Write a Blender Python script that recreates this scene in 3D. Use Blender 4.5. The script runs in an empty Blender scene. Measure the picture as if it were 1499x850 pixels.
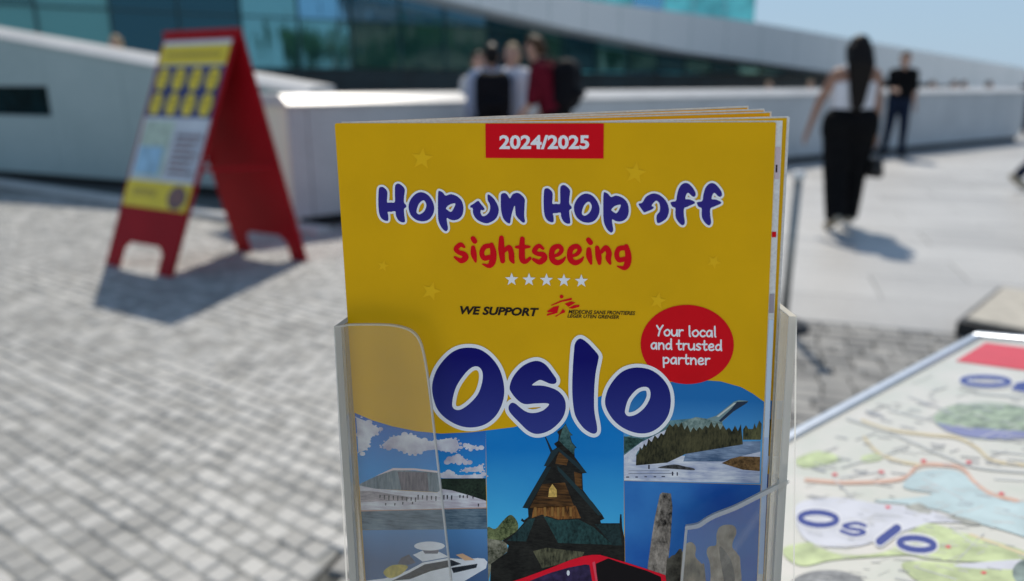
import bpy, bmesh, math, random
import numpy as np
from mathutils import Vector, Matrix
from mathutils.geometry import tessellate_polygon, delaunay_2d_cdt
random.seed(7); rng = np.random.default_rng(7)
R = math.radians
sc = bpy.context.scene
col = sc.collection

# ------------------------------------------------------------------ camera, sky, sun, exposure
FPX, CX, CY, CAMH = 1080.0, 749.5, 425.0, 1.25          # focal length in photo pixels (1499 wide)
PITCH = math.atan((CY - 122.0) / FPX)
cam_d = bpy.data.cameras.new('camera'); cam = bpy.data.objects.new('camera', cam_d); col.objects.link(cam)
cam.location = (0, 0, CAMH); cam.rotation_euler = (math.pi/2 - PITCH, 0, 0)
cam_d.sensor_width = 36.0; cam_d.lens = 36.0 * FPX / 1499.0
cam_d.clip_start = 0.01; cam_d.clip_end = 3000
cam_d.dof.use_dof = True; cam_d.dof.focus_distance = 0.268; cam_d.dof.aperture_fstop = 6.9
sc.camera = cam
SUN_EL, SUN_AZ = R(52), R(3)                             # azimuth from +Y towards +X
world = bpy.data.worlds.new('World'); sc.world = world; world.use_nodes = True
wn = world.node_tree.nodes; wl = world.node_tree.links
sky = wn.new('ShaderNodeTexSky'); sky.sky_type = 'NISHITA'; sky.sun_disc = False
sky.sun_elevation = SUN_EL; sky.sun_rotation = SUN_AZ; sky.air_density = 1.0; sky.dust_density = 0.3; sky.ozone_density = 3.0
# clear sky plus a pale haze veil added as fill light, strongest near the horizon
veil = wn.new('ShaderNodeMix'); veil.data_type = 'RGBA'; veil.inputs['Factor'].default_value = 0.8
vA = [i for i in veil.inputs if i.name == 'A' and i.type == 'RGBA'][0]; vB = [i for i in veil.inputs if i.name == 'B' and i.type == 'RGBA'][0]; vR = [o for o in veil.outputs if o.type == 'RGBA'][0]
vB.default_value = (3.9, 5.5, 7.2, 1)
wtc = wn.new('ShaderNodeTexCoord'); wsx = wn.new('ShaderNodeSeparateXYZ'); wmr = wn.new('ShaderNodeMapRange')
wl.new(wtc.outputs['Generated'], wsx.inputs[0]); wl.new(wsx.outputs[2], wmr.inputs[0])
wmr.inputs[1].default_value = 0.0; wmr.inputs[2].default_value = 0.75; wmr.inputs[3].default_value = 0.92; wmr.inputs[4].default_value = 0.2
wl.new(wmr.outputs[0], veil.inputs[0])
wl.new(sky.outputs[0], vA); wl.new(vR, wn['Background'].inputs[0]); wn['Background'].inputs[1].default_value = 0.083
sun_d = bpy.data.lights.new('sun', 'SUN'); sun = bpy.data.objects.new('sun', sun_d); col.objects.link(sun)
sun_d.energy = 3.5; sun_d.angle = R(0.55); sun_d.color = (1.0, 0.92, 0.80)
sun.rotation_euler = (-(math.pi/2 - SUN_EL), 0, -SUN_AZ)
sc.view_settings.view_transform = 'Standard'; sc.view_settings.look = 'None'
sc.view_settings.exposure = 0.22; sc.view_settings.gamma = 1.0; sc.view_settings.use_curve_mapping = False
sc.render.engine = 'CYCLES'
sc.cycles.use_denoising = True
sc.cycles.max_bounces = 10; sc.cycles.transparent_max_bounces = 24; sc.cycles.diffuse_bounces = 4
sc.cycles.caustics_reflective = False; sc.cycles.caustics_refractive = False

# ------------------------------------------------------------------ measuring helpers (survey of the photograph)
CAM = Vector((0, 0, CAMH))
FW = Vector((0, math.cos(PITCH), -math.sin(PITCH))); RT = Vector((1, 0, 0)); UP = Vector((0, math.sin(PITCH), math.cos(PITCH)))
def ray(x, y): return FW + RT*((x-CX)/FPX) - UP*((y-CY)/FPX)
def on_plane(x, y, p0, n):
    d = ray(x, y); return CAM + d*(((Vector(p0)-CAM).dot(n))/d.dot(n))
def gp(x, y, z=0.0):
    d = ray(x, y); return CAM + d*((z-CAMH)/d.z)
def proj(p):
    d = Vector(p)-CAM; z = d.dot(FW)
    return (CX+FPX*d.dot(RT)/z, CY-FPX*d.dot(UP)/z, z)
def z_at(X, Y, py):                                      # height at which (X, Y) shows at image row py
    lo, hi = -2.0, 20.0
    for _ in range(50):
        m = (lo+hi)/2
        if proj((X, Y, m))[1] > py: lo = m
        else: hi = m
    return lo

# ------------------------------------------------------------------ materials
def mat(name, colr, rough=0.6, noise=0.0, scale=20.0, spec=0.5, metal=0.0, bump=0.0, bscale=None, col2=None, detail=4, coat=0.0):
    m = bpy.data.materials.new(name); m.use_nodes = True
    nt = m.node_tree; b = nt.nodes['Principled BSDF']
    b.inputs['Roughness'].default_value = rough; b.inputs['Metallic'].default_value = metal
    b.inputs['Specular IOR Level'].default_value = spec; b.inputs['Coat Weight'].default_value = coat
    b.inputs['Base Color'].default_value = (*colr, 1)
    if noise or bump or col2:
        g = nt.nodes.new('ShaderNodeNewGeometry')
        n = nt.nodes.new('ShaderNodeTexNoise'); n.inputs['Scale'].default_value = scale; n.inputs['Detail'].default_value = detail
        nt.links.new(g.outputs['Position'], n.inputs['Vector'])
        if noise or col2:
            r = nt.nodes.new('ShaderNodeValToRGB'); e = r.color_ramp.elements
            e[0].position, e[1].position = 0.3, 0.7
            c2 = col2 if col2 else tuple(min(1, c*(1+noise)) for c in colr)
            c1 = colr if col2 else tuple(c*(1-noise) for c in colr)
            e[0].color = (*c1, 1); e[1].color = (*c2, 1)
            nt.links.new(n.outputs['Fac'], r.inputs[0]); nt.links.new(r.outputs[0], b.inputs['Base Color'])
        if bump:
            n2 = nt.nodes.new('ShaderNodeTexNoise'); n2.inputs['Scale'].default_value = bscale or scale*3; n2.inputs['Detail'].default_value = 5
            nt.links.new(g.outputs['Position'], n2.inputs['Vector'])
            bp = nt.nodes.new('ShaderNodeBump'); bp.inputs['Strength'].default_value = bump; bp.inputs['Distance'].default_value = 0.01
            nt.links.new(n2.outputs['Fac'], bp.inputs['Height']); nt.links.new(bp.outputs[0], b.inputs['Normal'])
    return m
def stone_mat(name, c1, c2, big, small, rough=0.7, isl=0.0):
    """stone with a per-piece tone, large stains and fine grain"""
    m = bpy.data.materials.new(name); m.use_nodes = True; nt = m.node_tree; b = nt.nodes['Principled BSDF']; L = nt.links.new
    b.inputs['Roughness'].default_value = rough
    g = nt.nodes.new('ShaderNodeNewGeometry'); oi = nt.nodes.new('ShaderNodeObjectInfo')
    n1 = nt.nodes.new('ShaderNodeTexNoise'); n1.inputs['Scale'].default_value = big; n1.inputs['Detail'].default_value = 3
    n2 = nt.nodes.new('ShaderNodeTexNoise'); n2.inputs['Scale'].default_value = small; n2.inputs['Detail'].default_value = 6
    L(g.outputs['Position'], n1.inputs['Vector']); L(g.outputs['Position'], n2.inputs['Vector'])
    def M(op, a, bb):
        x = nt.nodes.new('ShaderNodeMath'); x.operation = op
        for i, v in enumerate((a, bb)):
            if isinstance(v, (int, float)): x.inputs[i].default_value = v
            else: L(v, x.inputs[i])
        return x.outputs[0]
    rnd = M('FRACT', M('ADD', M('MULTIPLY', g.outputs['Random Per Island'], 7.31), M('MULTIPLY', oi.outputs['Random'], 3.7)), 0)
    f = M('ADD', M('ADD', M('MULTIPLY', n1.outputs['Fac'], 0.55), M('MULTIPLY', n2.outputs['Fac'], 0.45)), M('MULTIPLY', M('SUBTRACT', rnd, 0.5), isl))
    r = nt.nodes.new('ShaderNodeValToRGB'); r.color_ramp.elements[0].position = 0.3; r.color_ramp.elements[1].position = 0.68
    r.color_ramp.elements[0].color = (*c1, 1); r.color_ramp.elements[1].color = (*c2, 1)
    L(f, r.inputs[0]); L(r.outputs[0], b.inputs['Base Color'])
    bp = nt.nodes.new('ShaderNodeBump'); bp.inputs['Strength'].default_value = 0.25; bp.inputs['Distance'].default_value = 0.004
    L(n2.outputs['Fac'], bp.inputs['Height']); L(bp.outputs[0], b.inputs['Normal'])
    return m

# ------------------------------------------------------------------ object helpers
def link(name, me, m=None, parent=None, smooth=False):
    o = bpy.data.objects.new(name, me); col.objects.link(o)
    if m is not None:
        for mm in (m if isinstance(m, (list, tuple)) else [m]): me.materials.append(mm)
    if parent is not None: o.parent = parent
    if smooth:
        for p in me.polygons: p.use_smooth = True
    return o
def pyd(name, V, Fc, m=None, parent=None, smooth=False):
    me = bpy.data.meshes.new(name); me.from_pydata([tuple(v) for v in V], [], Fc); me.validate(); me.update()
    return link(name, me, m, parent, smooth)
def bm_obj(name, bm, m, parent=None, smooth=False):
    bmesh.ops.recalc_face_normals(bm, faces=bm.faces)
    me = bpy.data.meshes.new(name); bm.to_mesh(me); bm.free()
    return link(name, me, m, parent, smooth)
def empty(name, loc=(0, 0, 0), rz=0.0):
    o = bpy.data.objects.new(name, None); col.objects.link(o); o.location = loc; o.rotation_euler = (0, 0, rz)
    o.empty_display_size = 0.1
    return o
def tag(o, label, cat, group=None):
    o['label'] = label; o['category'] = cat
    if group: o['group'] = group
    return o
def struct(o): o['kind'] = 'structure'; return o
def prism(name, poly, ext, m, parent=None, bevel=0.0):
    """closed polygon (3D points, planar) extruded along vector ext"""
    bm = bmesh.new(); n = len(poly); e = Vector(ext)
    a = [bm.verts.new(p) for p in poly]; b = [bm.verts.new(Vector(p)+e) for p in poly]
    bm.faces.new(a); bm.faces.new(b[::-1])
    for i in range(n): bm.faces.new((a[i], b[i], b[(i+1) % n], a[(i+1) % n]))
    if bevel: bmesh.ops.bevel(bm, geom=bm.edges[:], offset=bevel, segments=2, affect='EDGES', profile=0.6)
    return bm_obj(name, bm, m, parent)
def box(name, lo, hi, m, parent=None, bevel=0.0):
    x0, y0, z0 = lo; x1, y1, z1 = hi
    return prism(name, [(x0, y0, z0), (x1, y0, z0), (x1, y1, z0), (x0, y1, z0)], (0, 0, z1-z0), m, parent, bevel)
def bar(name, p, q, w, h, m, parent=None, up=(0, 0, 1), bevel=0.0):
    """rectangular bar from p to q, width w, height h (up)"""
    p, q = Vector(p), Vector(q); d = (q-p).normalized(); s = d.cross(Vector(up)).normalized(); u = s.cross(d)
    return prism(name, [p-s*w/2-u*h/2, p+s*w/2-u*h/2, p+s*w/2+u*h/2, p-s*w/2+u*h/2], q-p, m, parent, bevel)
def tube_data(p, q, r0, r1, seg=14, caps=4):
    p, q = Vector(p), Vector(q); d = q-p; L = d.length
    d = d/L if L > 1e-6 else Vector((0, 0, 1))
    a = d.orthogonal().normalized(); b = d.cross(a)
    V, Fc = [], []; rings = []
    for i in range(caps):
        t = math.pi/2*(i+0.35)/(caps); rings.append((p-d*r0*math.cos(t), r0*math.sin(t)))
    rings.append((p, r0)); rings.append((q, r1))
    for i in range(caps-1, -1, -1):
        t = math.pi/2*(i+0.35)/(caps); rings.append((q+d*r1*math.cos(t), r1*math.sin(t)))
    for c, r in rings:
        for k in range(seg):
            an = 2*math.pi*k/seg; V.append(c+(a*math.cos(an)+b*math.sin(an))*r)
    for i in range(len(rings)-1):
        for k in range(seg):
            Fc.append((i*seg+k, i*seg+(k+1) % seg, (i+1)*seg+(k+1) % seg, (i+1)*seg+k))
    Fc.append(tuple(range(seg-1, -1, -1))); Fc.append(tuple(range((len(rings)-1)*seg, len(rings)*seg)))
    return V, Fc
def lathe(name, prof, m, parent=None, loc=(0, 0, 0), seg=32):
    V, Fc = [], []
    for r, z in prof:
        for k in range(seg):
            an = 2*math.pi*k/seg; V.append((loc[0]+r*math.cos(an), loc[1]+r*math.sin(an), loc[2]+z))
    for i in range(len(prof)-1):
        for k in range(seg): Fc.append((i*seg+k, i*seg+(k+1) % seg, (i+1)*seg+(k+1) % seg, (i+1)*seg+k))
    Fc.append(tuple(range(seg-1, -1, -1))); Fc.append(tuple(range((len(prof)-1)*seg, len(prof)*seg)))
    o = pyd(name, V, Fc, m, parent, True)
    return o

# ------------------------------------------------------------------ paving
M_set = stone_mat('pale granite setts', (0.29, 0.288, 0.275), (0.48, 0.475, 0.455), 2.2, 70, 0.62, 0.5)
M_dset = stone_mat('darker setts', (0.15, 0.15, 0.145), (0.29, 0.285, 0.27), 5, 80, 0.6, 0.45)  # setts of this strip given a darker tone
M_slab = stone_mat('pale marble slabs', (0.36, 0.355, 0.345), (0.52, 0.515, 0.50), 1.1, 30, 0.45, 0.22)
M_joint = mat('sandy joint fill', (0.26, 0.258, 0.24), 0.95, noise=0.35, scale=9, bump=0.3)
M_djoint = mat('dark joint fill', (0.09, 0.09, 0.082), 0.95, noise=0.35, scale=30, bump=0.3)
def ground_mat():
    m = stone_mat('far paving', (0.52, 0.51, 0.49), (0.64, 0.625, 0.60), 0.7, 6, 0.6)
    return m
G = pyd('plaza_ground', [(-600, -600, -0.03), (600, -600, -0.03), (600, 900, -0.03), (-600, 900, -0.03)], [(0, 1, 2, 3)], ground_mat()); struct(G)
SEAM_A = gp(1168, 468); SEAM_D = (gp(1400, 489)-SEAM_A).normalized(); SEAM_N = Vector((-SEAM_D.y, SEAM_D.x, 0))   # N points away from camera
S0 = SEAM_A - SEAM_D*1.30                                  # left end of the seam, where the slab field begins
def zone(p):
    """0 pale setts, 1 dark setts, 2 slabs"""
    d = Vector((p[0], p[1], 0))-S0; a, b = d.dot(SEAM_D), d.dot(SEAM_N)
    if a < 0: return 0
    return 2 if b > 0 else 1
def in_view(p, mx=160, my=90):
    x, y, z = proj(p); return z > 0.2 and -mx < x < 1499+mx and 60 < y < 850+my
def sett_mesh(name, sx, sy, m, jit):
    bev = 0.0055; V = []
    def ring(ax, ay, z): return [((-1 if k in (0, 3) else 1)*ax+random.uniform(-jit, jit), (-1 if k < 2 else 1)*ay+random.uniform(-jit, jit), z) for k in range(4)]
    r1 = ring(sx/2, sy/2, -0.006)
    V = [(x, y, -0.045) for x, y, _ in r1]+r1+[(x*(1-bev*2/sx), y*(1-bev*2/sy), random.uniform(-0.0022, 0.0015)) for x, y, _ in r1]
    Fc = [(i+4*l, (i+1) % 4+4*l, (i+1) % 4+4*(l+1), i+4*(l+1)) for l in range(2) for i in range(4)]+[(8, 9, 10, 11)]
    me = bpy.data.meshes.new(name); me.from_pydata(V, [], Fc); me.materials.append(m); me.update(); return me
def sett_field(holder, name, zid, ang, sx, sy, m, nmax, far):
    meshes = [sett_mesh(name, sx-0.0065, sy-0.0065, m, 0.0038) for _ in range(9)]
    ca, sa = math.cos(ang), math.sin(ang); cells = []
    n = int(9.5/min(sx, sy))
    for j in range(-n, n):
        off = (j % 2)*0.5*sx if zid == 0 else random.random()*sx
        for i in range(-n, n):
            lx, ly = i*sx+off, j*sy
            x, y = lx*ca-ly*sa, 4+lx*sa+ly*ca
            if y < 1.2 or y > far or zone((x, y)) != zid or not in_view((x, y, 0)): continue
            if zid == 0 and not left_ok(x, y): continue
            pr = proj((x, y, 0)); inside = -20 < pr[0] < 1519 and pr[1] < 870
            hid = 515 < pr[0] < 1150 and pr[1] > 180
            cells.append((pr[2]+(0 if inside and not hid else 50), x, y))
    cells.sort()
    VV, FF = [], []
    for k, (dd, x, y) in enumerate(cells):
        rz = ang+random.gauss(0, 0.018); dz = random.gauss(0, 0.0012); me = meshes[k % 9]
        if k < nmax and dd < 49:
            o = bpy.data.objects.new(name, me); col.objects.link(o); o.parent = holder; o.location = (x, y, dz); o.rotation_euler = (0, 0, rz)
        else:
            b = len(VV); c, s = math.cos(rz), math.sin(rz)
            for v in me.vertices: VV.append((x+v.co.x*c-v.co.y*s, y+v.co.x*s+v.co.y*c, dz+v.co.z))
            for p in me.polygons: FF.append(tuple(b+q for q in p.vertices))
    if VV:
        o = pyd(name+'_field', VV, FF, m, holder); o['kind'] = 'stuff'
KA, KB = gp(0, 272), gp(339, 325)
KD = (KB-KA).normalized(); KN = Vector((-KD.y, KD.x, 0))
WA = gp(437, 336); WB = gp(1491, 206); WD = (WB-WA).normalized(); WL = (WB-WA).length; WN = Vector((-WD.y, WD.x, 0))  # N away from camera
def left_ok(x, y):
    p = Vector((x, y, 0))
    return (p-KA).dot(KN) < -0.05 if (p-WA).dot(WD) < 0 else (p-WA).dot(WN) < -0.02
def clip_y(P, y0):
    out = []
    for a, b in zip(P, P[1:]+P[:1]):
        if a.y >= y0: out.append(a)
        if (a.y >= y0) != (b.y >= y0): out.append(a+(b-a)*((y0-a.y)/(b.y-a.y)))
    return out
def sheet(name, P, m):
    P = clip_y(P, 1.12); return struct(pyd(name, P, [tuple(range(len(P)))], m))
P_set = sheet('sett_paving', [S0+SEAM_N*11-SEAM_D*20+Vector((0, 0, -.006)), S0-SEAM_N*8-SEAM_D*20+Vector((0, 0, -.006)), S0-SEAM_N*8+Vector((0, 0, -.006)), S0+SEAM_N*11+Vector((0, 0, -.006))], M_joint)
P_dset = sheet('dark_sett_paving', [S0+Vector((0, 0, -.016)), S0-SEAM_N*8+Vector((0, 0, -.016)), S0-SEAM_N*8+SEAM_D*5+Vector((0, 0, -.016)), S0+SEAM_D*5+Vector((0, 0, -.016))], M_djoint)
P_slab = pyd('slab_paving', [S0+Vector((0, 0, -.012)), S0+SEAM_D*40+Vector((0, 0, -.012)), S0+SEAM_D*40+SEAM_N*30+Vector((0, 0, -.012)), S0+SEAM_N*30+Vector((0, 0, -.012))], [(0, 1, 2, 3)], M_djoint); struct(P_slab)
sett_field(P_set, 'sett', 0, R(-35), 0.082, 0.071, M_set, 300, 8.6)
sett_field(P_dset, 'sett', 1, R(-18), 0.13, 0.10, M_dset, 300, 6)
# slabs
def slab_mesh(w, d):
    bm = bmesh.new(); bmesh.ops.create_cube(bm, size=1)
    for v in bm.verts: v.co = Vector((v.co.x*w, v.co.y*d, v.co.z*0.04-0.02))
    bmesh.ops.bevel(bm, geom=[e for e in bm.edges if all(v.co.z > -0.01 for v in e.verts)], offset=0.004, segments=1, affect='EDGES')
    me = bpy.data.meshes.new('slab'); bm.to_mesh(me); bm.free(); me.materials.append(M_slab); return me
sl_m = [slab_mesh(1.195-k*0.0, 0.595) for k in range(3)]
sl_half = slab_mesh(0.595, 0.595)
cnt = 0
for j in range(0, 34):
    for i in range(-(j % 2), 22):
        a, b = i*1.2+0.6+(j % 2)*0.6, j*0.6+0.30
        if a < 0.55: a = 0.3
        p = S0+SEAM_D*a+SEAM_N*b
        if not in_view(p, 200) or p.y > 22 or cnt >= 300: continue
        o = bpy.data.objects.new('slab', (sl_half if a == 0.3 else sl_m[j % 3])); col.objects.link(o); o.parent = P_slab
        o.location = (p.x, p.y, random.gauss(0.0, 0.0012)); o.rotation_euler = (0, 0, math.atan2(SEAM_D.y, SEAM_D.x)); cnt += 1

# ------------------------------------------------------------------ stone walls
M_wall = stone_mat('grey marble wall', (0.46, 0.50, 0.53), (0.62, 0.66, 0.69), 1.4, 25, 0.55, 0.12)
M_wallL = stone_mat('blue grey concrete wall', (0.33, 0.43, 0.43), (0.42, 0.52, 0.52), 0.8, 18, 0.6)
M_cap = stone_mat('white marble coping', (0.52, 0.52, 0.52), (0.68, 0.68, 0.67), 2, 30, 0.4)
M_cream = stone_mat('sunlit cream stone', (0.84, 0.80, 0.64), (0.90, 0.87, 0.74), 2, 30, 0.6)  # pale cream colour paints sunlit brightness onto the wall's end face
M_black = mat('shadow gap black', (0.012, 0.013, 0.014), 0.7, noise=0.3, scale=10)  # near-black colour paints the shade in the gaps of the walls
M_dglass = mat('dark teal glass', (0.003, 0.020, 0.024), 0.3, spec=0.02, noise=0.5, scale=5)
Z = Vector((0, 0, 1))
# straight wall from the corner near the sign to its far end
WH, WT = 1.16, 0.95
wall = empty('stone_wall', WA)
tag(wall, 'long low grey marble wall with white coping behind the walking woman', 'wall')
WM = gp(1165, 238)
for ri, (Wa, Wb) in enumerate(((WA, WM), (WM, WB))):
    wd = (Wb-Wa).normalized(); wl_n = (Wb-Wa).length; wn_ = Vector((-wd.y, wd.x, 0)); w0_ = Wa-WA
    def wp(s, t, z): return w0_+wd*s+wn_*t+Z*z
    sa, sb_ = (0.06, wl_n+.05) if ri == 0 else (0.0, wl_n-0.03)
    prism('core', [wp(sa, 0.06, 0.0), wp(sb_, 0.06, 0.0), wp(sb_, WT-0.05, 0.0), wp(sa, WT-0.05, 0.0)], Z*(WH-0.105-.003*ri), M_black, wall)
    s = 0.0; k = 0
    while s < wl_n-0.2:
        e = min(s+(0.16 if k == 0 and ri == 0 else 2.35), wl_n)
        prism('panel', [wp(s+0.004, 0.0, 0.10), wp(e-0.004, 0.0, 0.10), wp(e-0.004, 0.057, 0.10), wp(s+0.004, 0.057, 0.10)], Z*(WH-0.203), M_wall, wall, 0.004)
        s = e; k += 1
    if ri == 0:
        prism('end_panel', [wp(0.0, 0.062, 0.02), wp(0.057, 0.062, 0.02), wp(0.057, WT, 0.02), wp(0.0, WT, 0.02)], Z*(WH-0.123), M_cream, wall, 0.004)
    s = -0.03 if ri == 0 else 0.0
    while s < wl_n-.1:
        e = min(s+3.1, wl_n+(0.03 if ri else 0))
        x0_, x1_ = s+.003, e-.003; zt = WH-.002*ri
        prof = [(-.03, WH-.10), (-.03, WH-.082), (.12, zt), (WT+.03, zt), (WT+.03, WH-.10)]
        prism('coping', [wp(x0_, t_, z_) for t_, z_ in prof], wd*(x1_-x0_), M_cap, wall)
        s = e
# sloping wall to the left of the corner
LA = gp(0, 263); LB = gp(330, 291); LD = (LB-LA).normalized(); LN = Vector((-LD.y, LD.x, 0))
if LN.y < 0: LN = -LN
def lx_for(px):                                            # distance along the left wall for an image column
    lo, hi = -6.0, 12.0
    for _ in range(50):
        m_ = (lo+hi)/2
        if proj(LA+LD*m_)[0] < px: lo = m_
        else: hi = m_
    return lo
lwall = empty('sloping_wall', LA)
tag(lwall, 'grey wall with a sloping white top and a dark slot window behind the red sign', 'wall')
s0, s1 = -2.8, lx_for(462)
pA, pB = LA+LD*lx_for(0), LA+LD*lx_for(455)
zA, zB = z_at(pA.x, pA.y, 48), z_at(pB.x, pB.y, 137)
sA, sB = lx_for(0), lx_for(455)
def ztop(s): return zA+(zB-zA)*(s-sA)/(sB-sA)
zbot = z_at(LA.x, LA.y, 249)
def lp(s, t, z): return LD*s+LN*t+Z*z
w0, w1 = s0+0.2, lx_for(92)
pw = LA+LD*w1; wz0, wz1 = z_at(pw.x, pw.y, 170), z_at(pw.x, pw.y, 126)
def lpan(sa, sb, za0, zb0, za1, zb1, nm='panel'):
    prism(nm, [lp(sa+.003, 0, za0), lp(sb-.003, 0, zb0), lp(sb-.003, 0, zb1), lp(sa+.003, 0, za1)], LN*0.35, M_wallL, lwall)
lpan(s0, w1, zbot, zbot, wz0-.002, wz0-.002); lpan(s0, w1, wz1+.002, wz1+.002, ztop(s0), ztop(w1))
ns = 3
for k in range(ns):
    a, b = w1+(s1-w1)*k/ns, w1+(s1-w1)*(k+1)/ns
    lpan(a, b, zbot, zbot, ztop(a), ztop(b))
prism('window_pane', [lp(s0, 0.16, wz0), lp(w1, 0.16, wz0), lp(w1, 0.16, wz1), lp(s0, 0.16, wz1)], LN*0.05, M_dglass, lwall)
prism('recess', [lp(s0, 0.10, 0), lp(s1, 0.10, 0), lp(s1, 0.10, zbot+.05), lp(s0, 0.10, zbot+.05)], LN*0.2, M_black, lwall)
nc = 4
for k in range(nc):
    a, b = s0+(s1-s0)*k/nc, s0+(s1-s0)*(k+1)/nc
    bm = bmesh.new(); ra, rb = [[bm.verts.new(lp(q, t_, ztop(q)+z_)) for t_, z_ in ((-.03, 0), (-.03, .015), (.12, .085), (.45, .085), (.45, 0))] for q in (a+.003, b-.003)]
    bm.faces.new(ra); bm.faces.new(rb[::-1])
    for i_ in range(5): bm.faces.new((ra[i_], rb[i_], rb[(i_+1) % 5], ra[(i_+1) % 5]))
    bm_obj('coping', bm, M_cap, lwall)
# kerb and ledge in front of it
M_ledge = mat('dark grey ledge', (0.10, 0.115, 0.115), 0.7, noise=0.3, scale=4, bump=0.2)  # ledge strip toned darker than the kerb
kerb = empty('kerb', KA); struct(kerb)
kl = (KB-KA).length
for k in range(-2, 5):
    a, b = kl*k/4, kl*(k+1)/4
    prism('kerb_stone', [KD*(a+.004), KD*(b-.004), KD*(b-.004)+KN*0.16, KD*(a+.004)+KN*0.16], Z*0.055, M_cap, kerb, 0.006)
q0, q1 = KA-KD*2.5+KN*0.165, KB+KD*0.5+KN*0.165
ledge = pyd('ledge', [q0+Z*.012, q1+Z*.012, LA+LD*(s1)+LN*.25+Z*.012, LA+LD*s0+LN*.25+Z*.012], [(0, 1, 2, 3)], M_ledge); struct(ledge)

# ------------------------------------------------------------------ glass building with the sloping white roof
def glass_mat(name, c, rough=0.05, spec=0.35):
    return mat(name, c, rough, noise=0.45, scale=0.9, spec=spec, detail=2)
GL = {'teal': glass_mat('pale teal coated glass', (0.20, 0.55, 0.52)),
      'deep': glass_mat('deep teal coated glass', (0.003, 0.045, 0.075)),
      'blue': glass_mat('blue coated glass', (0.03, 0.26, 0.46)),
      'green': glass_mat('green tinted glass', (0.015, 0.14, 0.14)),
      'cyan': glass_mat('cyan tower glass', (0.18, 0.74, 0.78))}
def mirror_mat(name, tint, refl, base):
    m = bpy.data.materials.new(name); m.use_nodes = True; nt = m.node_tree; L = nt.links.new
    b = nt.nodes['Principled BSDF']; b.inputs['Base Color'].default_value = (*base, 1); b.inputs['Roughness'].default_value = .3; b.inputs['Specular IOR Level'].default_value = .1
    g = nt.nodes.new('ShaderNodeBsdfGlossy'); g.inputs['Roughness'].default_value = .02; g.inputs[0].default_value = (*tint, 1)
    geo = nt.nodes.new('ShaderNodeNewGeometry'); mpg = nt.nodes.new('ShaderNodeMapping'); mpg.inputs['Scale'].default_value = (1, 1, .25)
    nz = nt.nodes.new('ShaderNodeTexNoise'); nz.inputs['Scale'].default_value = 1.6; nz.inputs['Detail'].default_value = 3
    L(geo.outputs['Position'], mpg.inputs[0]); L(mpg.outputs[0], nz.inputs['Vector'])
    bu = nt.nodes.new('ShaderNodeBump'); bu.inputs['Strength'].default_value = .35; bu.inputs['Distance'].default_value = .05; L(nz.outputs['Fac'], bu.inputs['Height']); L(bu.outputs[0], g.inputs['Normal'])
    mx = nt.nodes.new('ShaderNodeMixShader'); mx.inputs[0].default_value = refl; L(b.outputs[0], mx.inputs[1]); L(g.outputs[0], mx.inputs[2]); L(mx.outputs[0], nt.nodes['Material Output'].inputs[0])
    return m
GL['clear'] = mirror_mat('mirror coated glass', (.36, .78, .84), .42, (.012, .075, .08))
GL['teal'] = mirror_mat('teal coated glass', (.4, .8, .8), .16, (.11, .30, .29))
GL['deep'] = mirror_mat('deep coated glass', (.3, .7, .85), .10, (.002, .030, .050))
GL['green'] = mirror_mat('green coated glass', (.4, .8, .8), .18, (.006, .05, .05))
GL['blue'] = mirror_mat('blue coated glass', (.35, .7, .95), .5, (.02, .18, .34))
M_mull = mat('dark mullion', (0.02, 0.075, 0.085), 0.4)
M_pale = mat('pale column', (0.34, 0.40, 0.36), 0.6, noise=0.15, scale=3)
M_roof = stone_mat('white roof stone', (0.70, 0.75, 0.77), (0.78, 0.82, 0.84), 0.35, 8, 0.55)
M_plinth = mat('dark plinth', (0.012, 0.03, 0.036), 0.5, noise=0.4, scale=1.2)
M_wood = mat('grey oak slats', (0.30, 0.28, 0.22), 0.6, noise=0.4, scale=2)
M_inner = mat('dim lobby wall', (0.22, 0.36, 0.34), 0.8, noise=0.5, scale=0.5)
bld = empty('glass_building', (-2, 23.5, 0))
tag(bld, 'teal glass building under a long sloping white stone roof beyond the walls', 'building')
BD = Vector((29, 20, 0)).normalized(); BN = Vector((-BD.y, BD.x, 0)); BO = Vector((-2, 23.5, 0))
def bp(s, t, z): return BD*s+BN*t+Z*z
# the roof: one long wedge, its outline surveyed in the plane of its front face
RF = Vector((-2, 22.0, 0)); RNv = -BN
top = [(470, -80), (870, 1), (1110, 33), (1300, 66), (1499, 99), (1600, 117)]
bot = [(1600, 146), (1380, 124), (1200, 103), (1000, 75), (830, 41), (660, 1), (330, -80)]
ramp = [on_plane(x, y, RF, RNv)-BO for x, y in top+bot]
prism('roof', ramp, BN*7.0, M_roof, bld)
for k in range(16):
    x_ = 700+k*52; fy = lambda L_, x: next(ya+(yb-ya)*(x-xa)/(xb-xa) for (xa, ya), (xb, yb) in zip(L_[:-1], L_[1:]) if xa <= x <= xb)
    yt_, yb_ = fy(top, x_), fy(bot[::-1], x_)
    p_, q_ = on_plane(x_, yt_+1, RF, RNv)-BO, on_plane(x_, yb_-1, RF, RNv)-BO
    q_ = Vector((p_.x, p_.y, q_.z))
    prism('roof_joint', [p_-BN*.004, p_+BD*.03-BN*.004, q_+BD*.03-BN*.004, q_-BN*.004], BN*.02, M_wallL, bld)
prism('plinth', [bp(-22, -0.02, 0), bp(30, -0.02, 0), bp(30, -0.02, 1.62), bp(-22, -0.02, 1.62)], BN*0.35, M_plinth, bld)
PW = 1.5
def roofz(s):                                              # underside of the roof above the facade
    p = BO+BD*s-BN*1.4
    x = proj(p+Z*3)[0]
    for (xa, ya), (xb, yb) in zip(bot[::-1][:-1], bot[::-1][1:]):
        if xa <= x <= xb:
            return z_at(p.x, p.y, ya+(yb-ya)*(x-xa)/(xb-xa))
    return 7.0 if x < 660 else 1.4
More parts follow.
